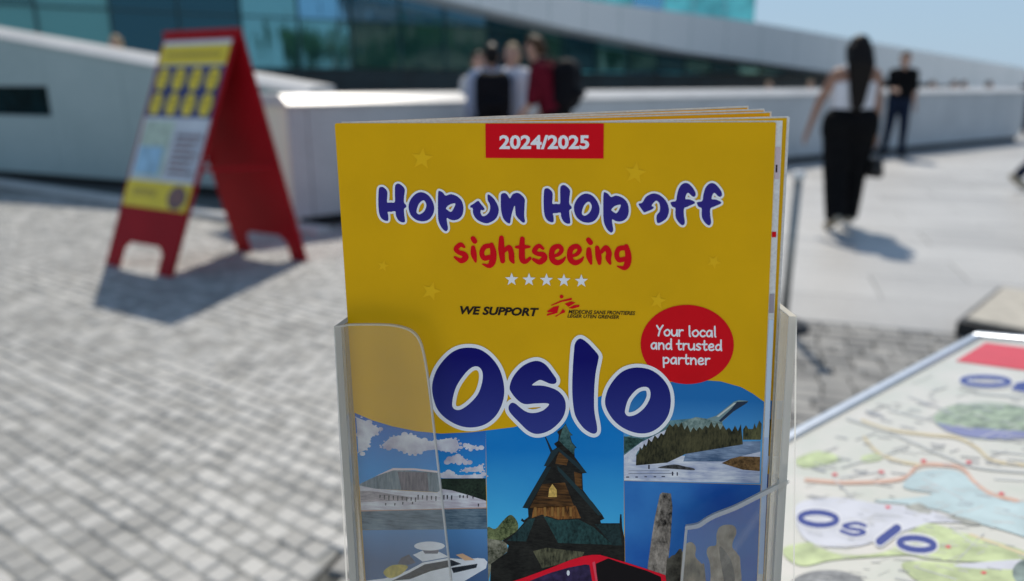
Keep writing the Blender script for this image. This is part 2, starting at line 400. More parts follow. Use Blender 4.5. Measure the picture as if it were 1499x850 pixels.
for k in range(-14, 18):
    s = k*PW; x = proj(BO+BD*(s+PW/2)+Z*3)[0]
    if x < 180: kind = 'teal'
    elif x < 375: kind = 'deep'
    elif x < 720: kind = 'clear'
    else: kind = ['green', 'deep', 'green', 'deep', 'clear'][k % 5]
    rz = max(roofz(s), roofz(s+PW))+0.4
    for z0, z1 in ((1.66, 2.9), (2.95, 5.2), (5.25, 7.5)):
        if z0 > rz or (z0 > 3 and x > 1100): continue
        if x > 700: z1 = min(z1, rz)
        if z1-z0 < .1: continue
        kd = kind
        if kind == 'clear' and z0 > 2.9: kd = random.choice(['blue', 'blue', 'clear'])
        if kind == 'teal' and random.random() < 0.2: kd = 'green'
        prism('pane', [bp(s+0.03, 0.06, z0), bp(s+PW-0.03, 0.06, z0), bp(s+PW-0.03, 0.06, z1), bp(s+0.03, 0.06, z1)], BN*0.03, GL[kd], bld)
    zt = min(7.5, rz+0.3)
    prism('mullion', [bp(s-0.02, 0.0, 1.625), bp(s+0.02, 0.0, 1.625), bp(s+0.02, 0.16, 1.625), bp(s-0.02, 0.16, 1.625)], Z*(zt-1.625), M_mull, bld)
prism('transom', [bp(-21, 0.0, 2.905), bp(14, 0.0, 2.905), bp(14, 0.13, 2.905), bp(-21, 0.13, 2.905)], Z*0.04, M_mull, bld)
# lobby seen through the clear panes
prism('lobby_floor', [bp(-21, 0.4, 1.55), bp(20, 0.4, 1.55), bp(20, 6, 1.55), bp(-21, 6, 1.55)], Z*0.05, M_pale, bld)
prism('lobby_wall', [bp(-21, 6.05, 0), bp(6, 6.05, 0), bp(6, 6.25, 0), bp(-21, 6.25, 0)], Z*7.6, M_inner, bld)
prism('end_wall', [bp(-21.3, 0.4, 0), bp(-21.05, 0.4, 0), bp(-21.05, 6.2, 0), bp(-21.3, 6.2, 0)], Z*7.6, M_inner, bld)
prism('lobby_roof', [bp(-21.2, -0.3, 7.62), bp(2, -0.3, 7.62), bp(2, 6.4, 7.62), bp(-21.2, 6.4, 7.62)], Z*0.5, M_roof, bld)
for s in (-6.5, 0.4, 2.6):
    lathe('column', [(0.16, 1.6), (0.16, 7.6)], M_pale, bld, tuple(bp(s, 1.0, 0)), 16)
for k in range(22):                                        # curved slatted balcony front
    s = -4.2+k*0.19; h = 2.35+0.75*math.sin(math.pi*k/21)
    prism('slat', [bp(s, 1.6, 1.6), bp(s+0.1, 1.6, 1.6), bp(s+0.1, 1.72, 1.6), bp(s, 1.72, 1.6)], Z*(h-1.6)+BD*0.35, M_wood, bld)
# glass tower rising behind the roof
TY = 40.0
tx0, tx1 = on_plane(700, 20, (0, TY, 0), Vector((0, -1, 0))).x, on_plane(1105, 25, (0, TY, 0), Vector((0, -1, 0))).x
nt_ = 9; tw = (tx1-tx0)/nt_
for k in range(nt_):
    a = tx0+tw*k
    for z0, z1 in ((0, 4), (4, 6.5), (6.5, 9)):
        prism('pane', [Vector((a+.03, TY, z0+.03))-BO, Vector((a+tw-.03, TY, z0+.03))-BO, Vector((a+tw-.03, TY, z1-.03))-BO, Vector((a+.03, TY, z1-.03))-BO], (0, 0.05, 0), GL['cyan'] if k != 5 else GL['blue'], bld)
prism('tower_core', [Vector((tx0, TY+.06, 0))-BO, Vector((tx1, TY+.06, 0))-BO, Vector((tx1, TY+6, 0))-BO, Vector((tx0, TY+6, 0))-BO], Z*9.1, M_roof, bld)

# ------------------------------------------------------------------ the other side of the square, mirrored in the glass
M_leafA = mat('dark foliage', (0.035, 0.075, 0.02), 0.6, noise=.5, scale=2.5); M_leafB = mat('light foliage', (0.09, 0.15, 0.035), 0.6, noise=.4, scale=2.5); M_bark = mat('bark', (0.09, 0.07, 0.05), .9, noise=.4, scale=8)
def tree_meshes(seed):
    rg = random.Random(seed); V, Fc = [], []
    pts = [Vector((0, 0, 0)), Vector((.1, 0, 1.6)), Vector((0, .15, 3.0))]; rr = [.24, .18, .12]
    for a, b, r0, r1 in zip(pts[:-1], pts[1:], rr[:-1], rr[1:]):
        v, f = tube_data(a, b, r0, r1, 10, 2); o = len(V); V += v; Fc += [tuple(i+o for i in q) for q in f]
    tips = []
    for k in range(9):
        an = k*2.4; st_ = Vector((0, 0, rg.uniform(1.9, 3.0))); e = st_+Vector((math.cos(an)*rg.uniform(.9, 2.0), math.sin(an)*rg.uniform(.9, 2.0), rg.uniform(.8, 2.6))); tips.append(e)
        v, f = tube_data(st_, e, .09, .03, 7, 2); o = len(V); V += v; Fc += [tuple(i+o for i in q) for q in f]
    LV, LF, mi = [], [], []
    for e in tips+[Vector((0, 0, 4.6)), Vector((.5, .3, 5.2))]:
        for _ in range(170):
            d = Vector((rg.gauss(0, 1), rg.gauss(0, 1), rg.gauss(0, .8))); c = e+d*.48
            a_ = Vector((rg.gauss(0, 1), rg.gauss(0, 1), rg.gauss(0, 1))).normalized(); b_ = a_.orthogonal().normalized(); sz = rg.uniform(.10, .20); o = len(LV)
            LV += [c-a_*sz, c+b_*sz*.6, c+a_*sz, c-b_*sz*.6]; LF.append((o, o+1, o+2, o+3)); mi.append(rg.random() < .4)
    return (V, Fc), (LV, LF, mi)
tr_me = []
for sd in (3, 11):
    (V, Fc), (LV, LF, mi) = tree_meshes(sd)
    m1 = bpy.data.meshes.new('trunk'); m1.from_pydata([tuple(v) for v in V], [], Fc); m1.materials.append(M_bark)
    m2 = bpy.data.meshes.new('crown'); m2.from_pydata([tuple(v) for v in LV], [], LF); m2.materials.append(M_leafA); m2.materials.append(M_leafB)
    for p, q in zip(m2.polygons, mi): p.material_index = int(q)
    tr_me.append((m1, m2))
for k, (x, y, sc_) in enumerate(((34, 14, 1.0), (38, 8.5, .8), (36, 3, 1.15), (40, -3, .9), (37, -8, 1.0), (42, -14, 1.2), (33, 20.5, .75))):
    t_ = empty('broadleaf_tree', (x, y, 0), k*1.3); t_.scale = (sc_, sc_, sc_); tag(t_, 'leafy tree in the row across the square, mirrored in the glass', 'tree', 'trees across the square')
    for nm, me in zip(('trunk', 'crown'), tr_me[k % 2]):
        o = bpy.data.objects.new(nm, me); col.objects.link(o); o.parent = t_
def townhouse(loc, w, d, h, m, label):
    b_ = empty('town_building', loc, R(8)); tag(b_, label, 'building')
    box('wall', (0, -w/2, 0), (d, w/2, h), m, b_)
    box('roof', (-.3, -w/2-.3, h), (d+.3, w/2+.3, h+.4), M_plinth, b_)
    n = int(w/2.6)
    for fl in range(int(h/3.2)):
        for i in range(n):
            y = -w/2+(i+.5)*w/n
            box('window', (-.05, y-.6, 1.0+fl*3.2), (-.01, y+.6, 2.7+fl*3.2), M_dglass, b_)
townhouse((56, 18, 0), 22, 12, 9.8, mat('cream render', (.55, .50, .40), .8, noise=.1, scale=1), 'cream rendered building across the square behind the trees')
townhouse((60, -10, 0), 24, 12, 13, mat('brick render', (.36, .22, .15), .8, noise=.1, scale=1), 'brown brick building across the square behind the trees')

# ------------------------------------------------------------------ A-frame sign
M_red = mat('red painted board', (0.34, 0.003, 0.010), 0.5, spec=.15, noise=0.12, scale=3, bump=0.05)
M_yel = mat('yellow poster print', (0.78, 0.60, 0.02), 0.4, noise=0.06, scale=8)
M_blu = mat('blue poster print', (0.02, 0.025, 0.14), 0.4, noise=0.2, scale=8)
M_wht = mat('pale poster print', (0.62, 0.66, 0.72), 0.4, noise=0.08, scale=6)
M_wat = mat('poster water print', (0.30, 0.52, 0.70), 0.4, noise=0.25, scale=9)
M_grn = mat('poster land print', (0.45, 0.55, 0.45), 0.4, noise=0.25, scale=12)
M_gry = mat('poster text print', (0.44, 0.47, 0.54), 0.4, noise=0.15, scale=30)
M_drk = mat('poster dark print', (0.06, 0.05, 0.06), 0.4, noise=0.6, scale=30, col2=(0.3, 0.12, 0.1))
F1, F2, B1, B2 = gp(155, 386), gp(249, 407), gp(350, 366), gp(451, 381)
_w = (F2-F1+B2-B1)/2; _f, _b = (F1+F2)/2, (B1+B2)/2; F1, F2, B1, B2 = _f-_w/2, _f+_w/2, _b-_w/2, _b+_w/2
A1, A2 = (F1+B1)/2+Vector((0.12, 0, 0)), (F2+B2)/2+Vector((0.12, 0, 0))
az = (z_at(A1.x, A1.y, 50)+z_at(A2.x, A2.y, 49))/2; A1.z = A2.z = az
sign = empty('a_frame_sign', (F1+B2)/2); SO = (F1+B2)/2
tag(sign, 'red folding sandwich board with yellow and blue poster standing on the setts', 'sign')
def panel(name, f1, f2, a1, a2, n_hint):
    def q(u, v): return (f1*(1-u)+f2*u)*(1-v)+(a1*(1-u)+a2*u)*v
    n = ((f2-f1).cross(a1-f1)).normalized()
    if n.dot(n_hint) < 0: n = -n
    pts = [q(0, 0), q(.2, 0), q(.2, .085), q(.27, .115), q(.73, .115), q(.8, .085), q(.8, 0), q(1, 0), q(1, 1), q(0, 1)]
    prism(name, [p-SO for p in pts], -n*0.022, M_red, sign)
    return q, n
qf, nf = panel('front_panel', F1, F2, A1, A2, Vector((-1, -1, 0)))
qb, nb = panel('back_panel', B1, B2, A1+Vector((.03, .02, 0)), A2+Vector((.03, .02, 0)), Vector((1, 1, 0)))
bar('hinge_rail', A1-SO+Vector((.012, .008, .008)), A2-SO+Vector((.012, .008, .008)), 0.06, 0.035, M_red, sign, bevel=0.006)
for u in (0.03, 0.97):
    bar('spreader', qf(u, .45)-nf*.03-SO, qb(u, .45)-nb*.03-SO, 0.02, 0.02, M_red, sign)
def pq(name, u0, u1, v0, v1, m, off, parent=None):
    P = [qf(u0, v0), qf(u1, v0), qf(u1, v1), qf(u0, v1)]
    return pyd(name, [p+nf*off-SO for p in P], [(0, 1, 2, 3)], m, parent or sign)
def disc(name, u, v, ru, rv, m, off, n=24):
    P = [qf(u+ru*math.cos(2*math.pi*k/n), v+rv*math.sin(2*math.pi*k/n))+nf*off-SO for k in range(n)]
    return pyd(name, P, [tuple(range(n))], m, sign)
pq('poster', .03, .97, .27, .975, M_wht, .002)
pq('poster_header', .03, .97, .875, .955, M_yel, .004)
pq('poster_tickets', .03, .97, .655, .87, M_blu, .004)
for r_ in range(2):
    for c_ in range(4): disc('ticket_disc', .15+.235*c_, .815-.105*r_, .082, .048, M_yel, .006)
pq('poster_map', .06, .5, .40, .64, M_grn, .004); pq('poster_water', .07, .44, .41, .53, M_wat, .006)
pq('poster_text', .54, .95, .40, .60, M_gry, .004)
pq('poster_footer', .03, .97, .27, .385, M_yel, .004); disc('footer_badge', .80, .325, .13, .05, M_drk, .006)
M_och = mat('poster ochre print', (.5, .36, .02), .4, noise=.3, scale=60)
pq('header_text', .12, .88, .905, .925, M_och, .006)
for r_ in range(2):
    for c_ in range(4):
        for dv in (.014, -.008): pq('ticket_text', .10+.235*c_, .20+.235*c_, .815-.105*r_+dv, .825-.105*r_+dv, M_och, .008)
for k in range(7): pq('text_line', .57, .92-.05*(k % 3), .575-k*.025, .584-k*.025, M_drk, .006)
pq('footer_text', .14, .5, .32, .35, M_och, .006)

# ------------------------------------------------------------------ people
def remesh(V, Fc, vox, name, m, parent, it=5):
    me = bpy.data.meshes.new(name); me.from_pydata([tuple(v) for v in V], [], Fc); me.update()
    tmp = bpy.data.objects.new('tmp', me); col.objects.link(tmp)
    md = tmp.modifiers.new('r', 'REMESH'); md.mode = 'VOXEL'; md.voxel_size = vox
    sm = tmp.modifiers.new('s', 'SMOOTH'); sm.factor = 0.5; sm.iterations = it
    dg = bpy.context.evaluated_depsgraph_get(); ev = tmp.evaluated_get(dg)
    out = bpy.data.meshes.new_from_object(ev); out.name = name
    bpy.data.objects.remove(tmp); bpy.data.meshes.remove(me)
    out.materials.clear()
    return link(name, out, m, parent, True)
def caps_mesh(caps, infl, vox, name, m, parent, it=5):
    V, Fc = [], []
    for a, b, r0, r1 in caps:
        v, f = tube_data(a, b, r0+infl, r1+infl, 12, 3); o = len(V); V += v; Fc += [tuple(i+o for i in q) for q in f]
    return remesh(V, Fc, vox, name, m, parent, it)
def cloth(name, c, rough=0.85, n=0.25): return mat(name, c, rough, noise=n, scale=14, spec=0.1, bump=0.25, bscale=45)
SK = {'light': mat('light skin', (0.55, 0.33, 0.24), 0.5, noise=0.08, scale=20), 'tan': mat('tan skin', (0.36, 0.19, 0.125), 0.5, noise=0.1, scale=20)}
HR = {'black': mat('black hair', (0.012, 0.009, 0.008), 0.45, spec=.15, noise=0.5, scale=60, bump=0.4, bscale=90), 'brown': mat('brown hair', (0.07, 0.04, 0.022), 0.5, spec=.15, noise=0.4, scale=60, bump=0.4, bscale=90),
      'blond': mat('fair hair', (0.42, 0.31, 0.18), 0.5, spec=.15, noise=0.3, scale=60, bump=0.4, bscale=90)}
M_eye = mat('dark eye', (0.02, 0.015, 0.012), 0.2); M_lip = mat('lips', (0.35, 0.10, 0.09), 0.5)
def person(label, loc, rz, H, skin, hair, legs, arms, outfit, lean=0.0, head=(0, 0), hairlen=0, vox=0.012, group=None, female=False, cat='person', seat=False, face=True, wide=1.0):
    s = H/1.75; root = empty('person', loc, rz); tag(root, label, cat, group)
    T = {}
    def add(t, *c): T.setdefault(t, []).append(c)
    PV = Vector((0, 0, .95))
    Ml = Matrix.Rotation(-lean, 3, 'X')
    def U(x, y, z): return PV+Ml @ (Vector((x, y, z))-PV)
    sh = .165 if female else .19
    # torso: paired strands so that it is wider than deep
    for sd in (-1, 1):
        add('torso', U(sd*(.075 if female else .095), 0, 1.36), U(sd*.062, .0, 1.14), .10 if female else .112, .092 if female else .105)
        add('torso', U(sd*.062, 0, 1.14), U(sd*.075, -.01, 1.0), .092 if female else .105, .105)
        add('shoulder', U(sd*.05, 0, 1.43), U(sd*(sh-.03), 0, 1.41), .06, .062)
        add('pelvis', U(sd*.078, -.015, .98), Vector((sd*.085, -.01, .90)), .108, .105)
    for sd in (-1, 1): add('bodice', U(sd*.07, 0, 1.31), U(sd*.066, 0, 1.04), .102, .100); add('strap', U(sd*.075, -.075, 1.34), U(sd*.085, -.02, 1.47), .022, .02); add('strap', U(sd*.085, .0, 1.47), U(sd*.075, .07, 1.36), .02, .022)
    add('neck', U(0, -.01, 1.42), U(0, .012, 1.535), .06, .052)
    hp, hy = head; HM = Ml @ Matrix.Rotation(-hp, 3, 'X') @ Matrix.Rotation(hy, 3, 'Z'); HC = U(0, .005, 1.53)
    def HP(x, y, z): return HC+HM @ Vector((x, y, z))
    add('head', HP(0, .022, .055), HP(0, -.004, .13), .066, .088)
    add('head', HP(0, .075, .03), HP(0, .03, .06), .03, .05)                        # chin and jaw
    add('head', HP(0, .108, .066), HP(0, .092, .10), .012, .010)                     # nose
    for sd in (-1, 1): add('head', HP(sd*.084, .0, .07), HP(sd*.086, -.008, .10), .012, .014)
    feet = []
    for sd, (p, kb, sp, heel) in zip((-1, 1), legs):
        hip = Vector((sd*.09, -.005, .92))
        kn = hip+Vector((sd*math.sin(sp), math.sin(p), -math.cos(p)))*.43
        an = kn+Vector((sd*math.sin(sp)*.5, math.sin(p-kb), -math.cos(p-kb)))*.41
        add('thigh', hip, kn, .088, .060); add('shin', kn, an, .058, .040)
        add('calf', kn+(an-kn)*.15+Vector((0, -.018, 0)), kn+(an-kn)*.45+Vector((0, -.012, 0)), .042, .036)
        fd = Vector((sd*.12, math.cos(heel), -math.sin(heel))); fu = Vector((0, math.sin(heel), math.cos(heel)))
        hl = an-fu*.045-fd*.04
        ft = 'foot_l' if sd < 0 else 'foot_r'; add(ft, hl, hl+fd*.12-fu*.005, .034, .036); add(ft, hl+fd*.10-fu*.006, hl+fd*.205-fu*.012, .036, .026)
        feet.append(min((hl-fu*.03).z-.01, (hl+fd*.205-fu*.012).z-.026-.01))
    hands = []
    for sd, (p, ab, el) in zip((-1, 1), arms):
        S = U(sd*sh, 0, 1.405)
        d1 = Ml @ Vector((sd*math.sin(ab), math.sin(p)*math.cos(ab), -math.cos(p)*math.cos(ab)))
        d2 = Ml @ Vector((sd*math.sin(ab)*.5, math.sin(p+el)*math.cos(ab), -math.cos(p+el)*math.cos(ab))); d2.normalize()
        E = S+d1*.28; Wr = E+d2*.25
        k = .86 if female else 1.0
        add('uparm', S, E, .052*k, .041*k); add('forearm', E, Wr, .040*k, .027*k)
        fw = Vector((0, 1, 0))-d2*d2.y
        fw = fw.normalized() if fw.length > .1 else Vector((0, 0, 1))
        side = d2.cross(fw)*sd                                                      # palm faces the thigh
        kn = Wr+d2*.085
        add('hand', Wr, kn-fw*.018, .022, .018); add('hand', Wr, kn+fw*.018, .022, .018)
        for i, ln in enumerate((.070, .080, .076, .060)):
            b0 = kn+fw*(.030-.020*i); b1 = b0+d2*ln*.55+side*.004*0; b2 = b1+(d2*.8-side*.5*(1 if sd > 0 else 1)).normalized()*ln*.5
            add('hand', b0, b1, .0085, .008); add('hand', b1, b2, .008, .0065)
        t0 = Wr+d2*.03+fw*.026; t1 = t0+(d2*.6+fw*.75).normalized()*.035; t2 = t1+d2*.032
        add('hand', t0, t1, .011, .0095); add('hand', t1, t2, .0095, .008)
        hands.append(kn+d2*.03)
    dz = -min(feet)
    allc = lambda tags: [(a, b, r0, r1) for t in tags for (a, b, r0, r1) in T[t]]
    inner = empty('x', (0, 0, 0)); bpy.data.objects.remove(inner)
    def place(o): o.location = (0, 0, dz*s); o.scale = (s*wide, s, s); return o
    body = place(caps_mesh(allc([t for t in T if t not in ('bodice', 'strap')]), 0, vox, 'body', SK[skin], root, 3))
    of2 = []
    for nm, tags, infl, m in outfit:
        of2 += [('shoe', ['foot_l'], infl, m), ('shoe', ['foot_r'], infl, m)] if nm == 'shoes' else [(nm, tags, infl, m)]
    for nm, tags, infl, m in of2:
        place(caps_mesh(allc(tags), infl, max(vox, .011), nm, m, root))
    hc = [(HP(0, -.022, .125), HP(0, -.012, .155), .094, .084), (HP(0, -.04, .07), HP(0, -.03, .12), .078, .09)]
    if hairlen:
        for sd in (-1, 0, 1):
            hc.append((HP(sd*.035, -.06, .10), U(sd*.05, -.115, 1.50), .062, .058))
            hc.append((U(sd*.05, -.115, 1.50), U(sd*.026, -.135, 1.50-hairlen+abs(sd)*.05), .058, .028))
        for sd in (-1, 1): hc.append((HP(sd*.075, .0, .12), HP(sd*.07, -.03, .0), .03, .03))
    place(caps_mesh(hc, 0, max(vox, .011), 'hair', HR[hair], root, 3))
    if face:
        for sd in (-1, 1):
            v, f = tube_data(HP(sd*.032, .083, .095), HP(sd*.034, .084, .095), .009, .009, 8, 3); place(pyd('eye', v, f, M_eye, root, True))
        v, f = tube_data(HP(-.022, .098, .033), HP(.022, .098, .033), .008, .008, 8, 3); place(pyd('mouth', v, f, M_lip, root, True))
    M = Matrix.Translation(Vector(loc)) @ Matrix.Rotation(rz, 4, 'Z')
    W = lambda v: M @ Vector((v[0]*s*wide, v[1]*s, (v[2]+dz)*s))
    return root, [W(h) for h in hands], W, U
C_blk = cloth('black cloth', (0.007, 0.007, 0.008)); C_wht = cloth('white cotton', (0.78, 0.78, 0.82), n=.06); C_maroon = cloth('maroon cotton', (0.13, 0.008, 0.02))
C_nav = cloth('dark denim', (0.014, 0.022, 0.045)); C_lbl = cloth('pale blue shirt', (0.36, 0.42, 0.55), n=.15); C_pale = cloth('pale grey shirt', (0.60, 0.60, 0.60), n=.1)
C_grey = cloth('grey cloth', (0.16, 0.17, 0.18)); C_red = cloth('brick red cloth', (0.30, 0.05, 0.04)); C_tan = cloth('sand cloth', (0.40, 0.30, 0.20))
M_shoe = mat('beige shoe', (0.38, 0.33, 0.25), 0.6, noise=.2, scale=40); M_shoed = mat('dark shoe', (0.03, 0.03, 0.03), 0.5)
walk = [(.20, .08, .0, .0), (-.14, .34, .0, .55)]; stand = [(.03, .05, .05, 0), (-.02, .03, .05, 0)]
TEE = ['torso', 'shoulder', 'uparm']; LONG = ['torso', 'shoulder', 'uparm', 'forearm']; TRS = ['pelvis', 'thigh', 'shin', 'calf']
# the woman walking away
wl_ = gp(1226, 333)
_, hd, W, U = person('woman walking away in white tank top and wide black trousers with long dark hair', wl_, R(-6), 1.59, 'tan', 'black',
    [(-.16, .16, .0, .42), (.10, .06, .0, 0)], [(.10, .36, .12), (-.04, .12, .05)],
    [('tank_top', ['bodice', 'strap'], .006, C_wht), ('trousers', TRS, .044, C_blk), ('shoes', ['foot'], .012, M_shoe)], hairlen=.42, vox=.0075, female=True, wide=1.14)
M_bag = mat('black leather', (0.012, 0.012, 0.013), 0.4, noise=.3, scale=40, bump=.2)
def handbag(p):
    o = empty('handbag', (p.x+.01, p.y+.02, p.z-.28), R(20)); tag(o, "small black handbag hanging from the walking woman's hand", 'handbag')
    bm = bmesh.new(); bmesh.ops.create_cube(bm, size=1)
    for v in bm.verts:
        v.co = Vector((v.co.x*(.10 if v.co.z < 0 else .06), v.co.y*(.22 if v.co.z < 0 else .19), v.co.z*.16+.08))
    bmesh.ops.bevel(bm, geom=bm.edges[:], offset=.018, segments=3, affect='EDGES'); bm_obj('bag_body', bm, M_bag, o, True)
    pts = [Vector((0, .075*math.cos(math.pi*k/14), .15+.135*math.sin(math.pi*k/14))) for k in range(15)]
    V, Fc = [], []
    for a, b in zip(pts[:-1], pts[1:]):
        v, f = tube_data(a, b, .007, .007, 8, 2); n0 = len(V); V += v; Fc += [tuple(i+n0 for i in q) for q in f]
    pyd('handle', V, Fc, M_bag, o, True)
    box('flap', (-.056, -.09, .10), (-.046, .09, .158), M_bag, o, .003)
handbag(hd[1])
# man coming towards the camera by the wall
ml_ = gp(1306, 230)
person('man in black t-shirt and dark jeans walking beside the marble wall', ml_, R(180-8), 1.74, 'light', 'brown',
    [(.16, .10, .02, 0), (-.14, .12, .02, .2)], [(.05, .08, .25), (.35, .05, 1.1)],
    [('t_shirt', TEE, .014, C_blk), ('trousers', TRS, .016, C_nav), ('shoes', ['foot'], .012, M_shoed)], head=(.1, 0))
# three people talking and the man in maroon behind the brochure
def at(px, d): 
    z = d*math.cos(PITCH)+CAMH*math.sin(PITCH); return Vector(((px-CX)/FPX*z, d, 0))
g1 = at(722, 7.4); g2 = at(750, 8.0); g0 = at(704, 8.05); g3 = at(812, 7.4)
_, _, W1, U1 = person('dark-haired person in pale blue shirt seen from behind wearing a black backpack', g1, R(4), 1.62, 'tan', 'black', stand, [(.25, .12, .5), (.25, .12, .5)],
    [('shirt', LONG, .022, C_lbl), ('trousers', TRS, .018, C_blk), ('shoes', ['foot'], .012, M_shoed)], lean=.16, head=(.2, 0))
person('fair-haired person in white shirt standing beside the black backpack', g2, R(150), 1.63, 'light', 'blond', stand, [(.15, .10, .7), (.1, .12, .3)],
    [('shirt', LONG, .026, C_wht), ('trousers', TRS, .018, C_grey), ('shoes', ['foot'], .012, M_shoed)])
person('brown-haired person in pale grey shirt standing behind the backpack wearer', g0, R(215), 1.55, 'light', 'brown', stand, [(.2, .10, .5), (.1, .12, .3)],
    [('shirt', LONG, .022, C_pale), ('trousers', TRS, .018, C_grey), ('shoes', ['foot'], .012, M_shoed)])
_, _, W3, U3 = person('man in maroon shirt bending forward with a large black backpack', g3, R(68), 1.72, 'light', 'brown', stand, [(.45, .10, .5), (.35, .12, .6)],
    [('shirt', TEE, .024, C_maroon), ('trousers', TRS, .018, C_blk), ('shoes', ['foot'], .012, M_shoed)], lean=.30, head=(.25, 0))
M_pack = mat('black nylon', (0.007, 0.007, 0.010), 0.7, spec=.1, noise=.4, scale=20, bump=.2)
def backpack(W, U, label, big, rz):
    c = W(U(0, -.16 if not big else -.19, 1.20)); o = empty('backpack', c, rz); tag(o, label, 'backpack')
    w, d, h = (.17, .12, .25) if big else (.175, .10, .25)
    caps = []
    for sx in (-1, 1):
        for sz in (-1, 1): caps.append((Vector((sx*w*.45, 0, sz*h*.5)), Vector((sx*w*.45, 0, sz*h*.3)), d, d))
        caps.append((Vector((sx*w*.45, 0, -h*.5)), Vector((sx*w*.45, 0, h*.5)), d, d))
    caps.append((Vector((-w*.45, 0, 0)), Vector((w*.45, 0, 0)), d, d)); caps.append((Vector((-w*.4, 0, h*.5)), Vector((w*.4, 0, h*.5)), d*.9, d*.9))
    caps_mesh(caps, 0, .014, 'pack_body', M_pack, o)
    caps_mesh([(Vector((-w*.4, -d, -h*.3)), Vector((w*.4, -d, -h*.3)), .05, .05)], 0, .012, 'front_pocket', M_pack, o)
    f = [(Vector((sx*.09, d*.6+.02, .22)), Vector((sx*.10, d+.13, .25)), .016, .016) for sx in (-1, 1)]+[(Vector((sx*.10, d+.13, .25)), Vector((sx*.12, d+.17, .02)), .016, .016) for sx in (-1, 1)]
    for a in f[:2]: pass
    for k in (0, 1): caps_mesh([f[k], f[k+2]], 0, .010, 'strap', M_pack, o)
backpack(W1, U1, 'black backpack on the back of the person in pale blue', False, R(4))
backpack(W3, U3, 'large black backpack on the back of the man in maroon', True, R(68))
# somebody striding out of the picture: only the trailing foot shows
fo = gp(1486, 277)
person('person in dark trousers and beige shoes striding off behind the map board', fo+Vector((.37, -.03, 0)), R(-88), 1.75, 'light', 'brown', [(.42, .10, 0, 0), (-.42, .35, 0, .6)], [(-.3, .1, .2), (.3, .1, .3)],
    [('shirt', LONG, .02, C_grey), ('trousers', TRS, .02, C_nav), ('shoes', ['foot'], .014, M_shoe)])
# people sitting on a bench beyond the wall: only their heads show above the coping
sit = [(1.45, 1.45, .04, 0), (1.45, 1.5, .04, 0)]
bc = empty('stone_bench', at(1400, 19.6)); tag(bc, 'pale stone bench hidden behind the far marble wall', 'bench')
bdir = WD.copy(); BR_ = math.atan2(bdir.y, bdir.x)
for nm, lo, hi in (('seat', (-4.6, -.25, .36), (4.6, .25, .45)), ('leg', (-4.2, -.2, 0), (-3.9, .2, .36)), ('leg', (3.9, -.2, 0), (4.2, .2, .36)), ('leg', (-.15, -.2, 0), (.15, .2, .36))):
    o = box(nm, lo, hi, M_cap, bc)
bc.rotation_euler = (0, 0, BR_)
tops = [('brick red top', C_red), ('black top', C_blk), ('sand-coloured top', C_tan), ('grey top', C_grey)]
for px, (nm, c), hr, sk in ((1366, tops[0], 'brown', 'light'), (1398, tops[2], 'brown', 'light'), (1412, tops[3], 'black', 'light'), (1449, tops[1], 'black', 'tan')):
    # where the sight line at this column meets the bench
    lo, hi = -5.0, 5.0; c0 = at(1400, 19.6)
    for _ in range(40):
        m_ = (lo+hi)/2
        if proj(c0+bdir*m_+Z)[0] < px: lo = m_
        else: hi = m_
    p = c0+bdir*lo
    person('%s, %s-haired, sitting behind the far end of the wall' % ('person in '+nm, hr), p+Vector((-bdir.y, bdir.x, 0))*.05, BR_+math.pi, 1.66, sk, hr, sit, [(.5, .1, .9), (.5, .1, .9)],
        [('shirt', TEE, .02, c), ('trousers', TRS, .018, C_nav), ('shoes', ['foot'], .012, M_shoed)], vox=.016, group='people sitting behind the wall')
for px, d, lab, c, hr, H in ((1118, 15.6, 'child in brick red top peeping over the wall by the brochures', C_red, 'blond', 1.28), (1178, 16.4, 'child in sand-coloured top peeping over the wall near the walking woman', C_tan, 'blond', 1.30),
                         (1493, 19.0, 'person in black top standing at the far end of the marble wall', C_blk, 'brown', 1.44)):
    person(lab, at(px, d), R(175), H, 'light', hr, stand, [(.1, .1, .3), (.1, .1, .3)], [('shirt', TEE, .02, c), ('trousers', TRS, .018, C_nav), ('shoes', ['foot'], .012, M_shoed)], vox=.016)
# somebody on the terrace behind the sloping wall
TER = 0.30
p0 = LA+LD*s0+LN*.5; p1 = LA+LD*(s1-1.2)+LN*.5
ter = prism('terrace', [p0, p1, p1+LN*3, p0+LN*3], Z*TER, M_slab); struct(ter)
sp = LA+LD*lx_for(111)+LN*.85
person('fair-haired person standing on the terrace behind the sloping wall', sp+Z*TER, R(150), z_at(sp.x, sp.y, 53)-TER, 'light', 'blond', stand, [(.1, .1, .3), (.1, .1, .3)],
    [('shirt', TEE, .02, C_tan), ('trousers', TRS, .018, C_nav), ('shoes', ['foot'], .012, M_shoed)], vox=.016)

# ------------------------------------------------------------------ barrier post and ballast block
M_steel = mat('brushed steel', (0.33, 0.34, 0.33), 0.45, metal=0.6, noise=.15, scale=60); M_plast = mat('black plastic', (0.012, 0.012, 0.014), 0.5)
M_wcap = mat('white cap', (0.8, 0.8, 0.78), 0.4)
bpz = gp(1146, 479); post = empty('barrier_post', bpz); tag(post, 'slim grey metal barrier post with white top behind the brochure holder', 'post')
ph = z_at(bpz.x, bpz.y, 250)
lathe('base', [(.13, 0), (.13, .018), (.10, .035), (.03, .045)], M_plast, post)
lathe('pole', [(.021, .04), (.021, ph-.045)], M_steel, post); lathe('cap', [(.026, ph-.045), (.030, ph-.04), (.030, ph-.006), (.024, ph)], M_wcap, post)
k0 = gp(1397, 490); blk = empty('ballast_block', k0, R(-44)); tag(blk, 'low ballast block on the paving with a sand-coloured top and shade-black sides', 'ballast')
box('tray', (0, 0, 0), (1.3, .9, .078), M_plast, blk, .008)  # black sides paint the shade on the block's front
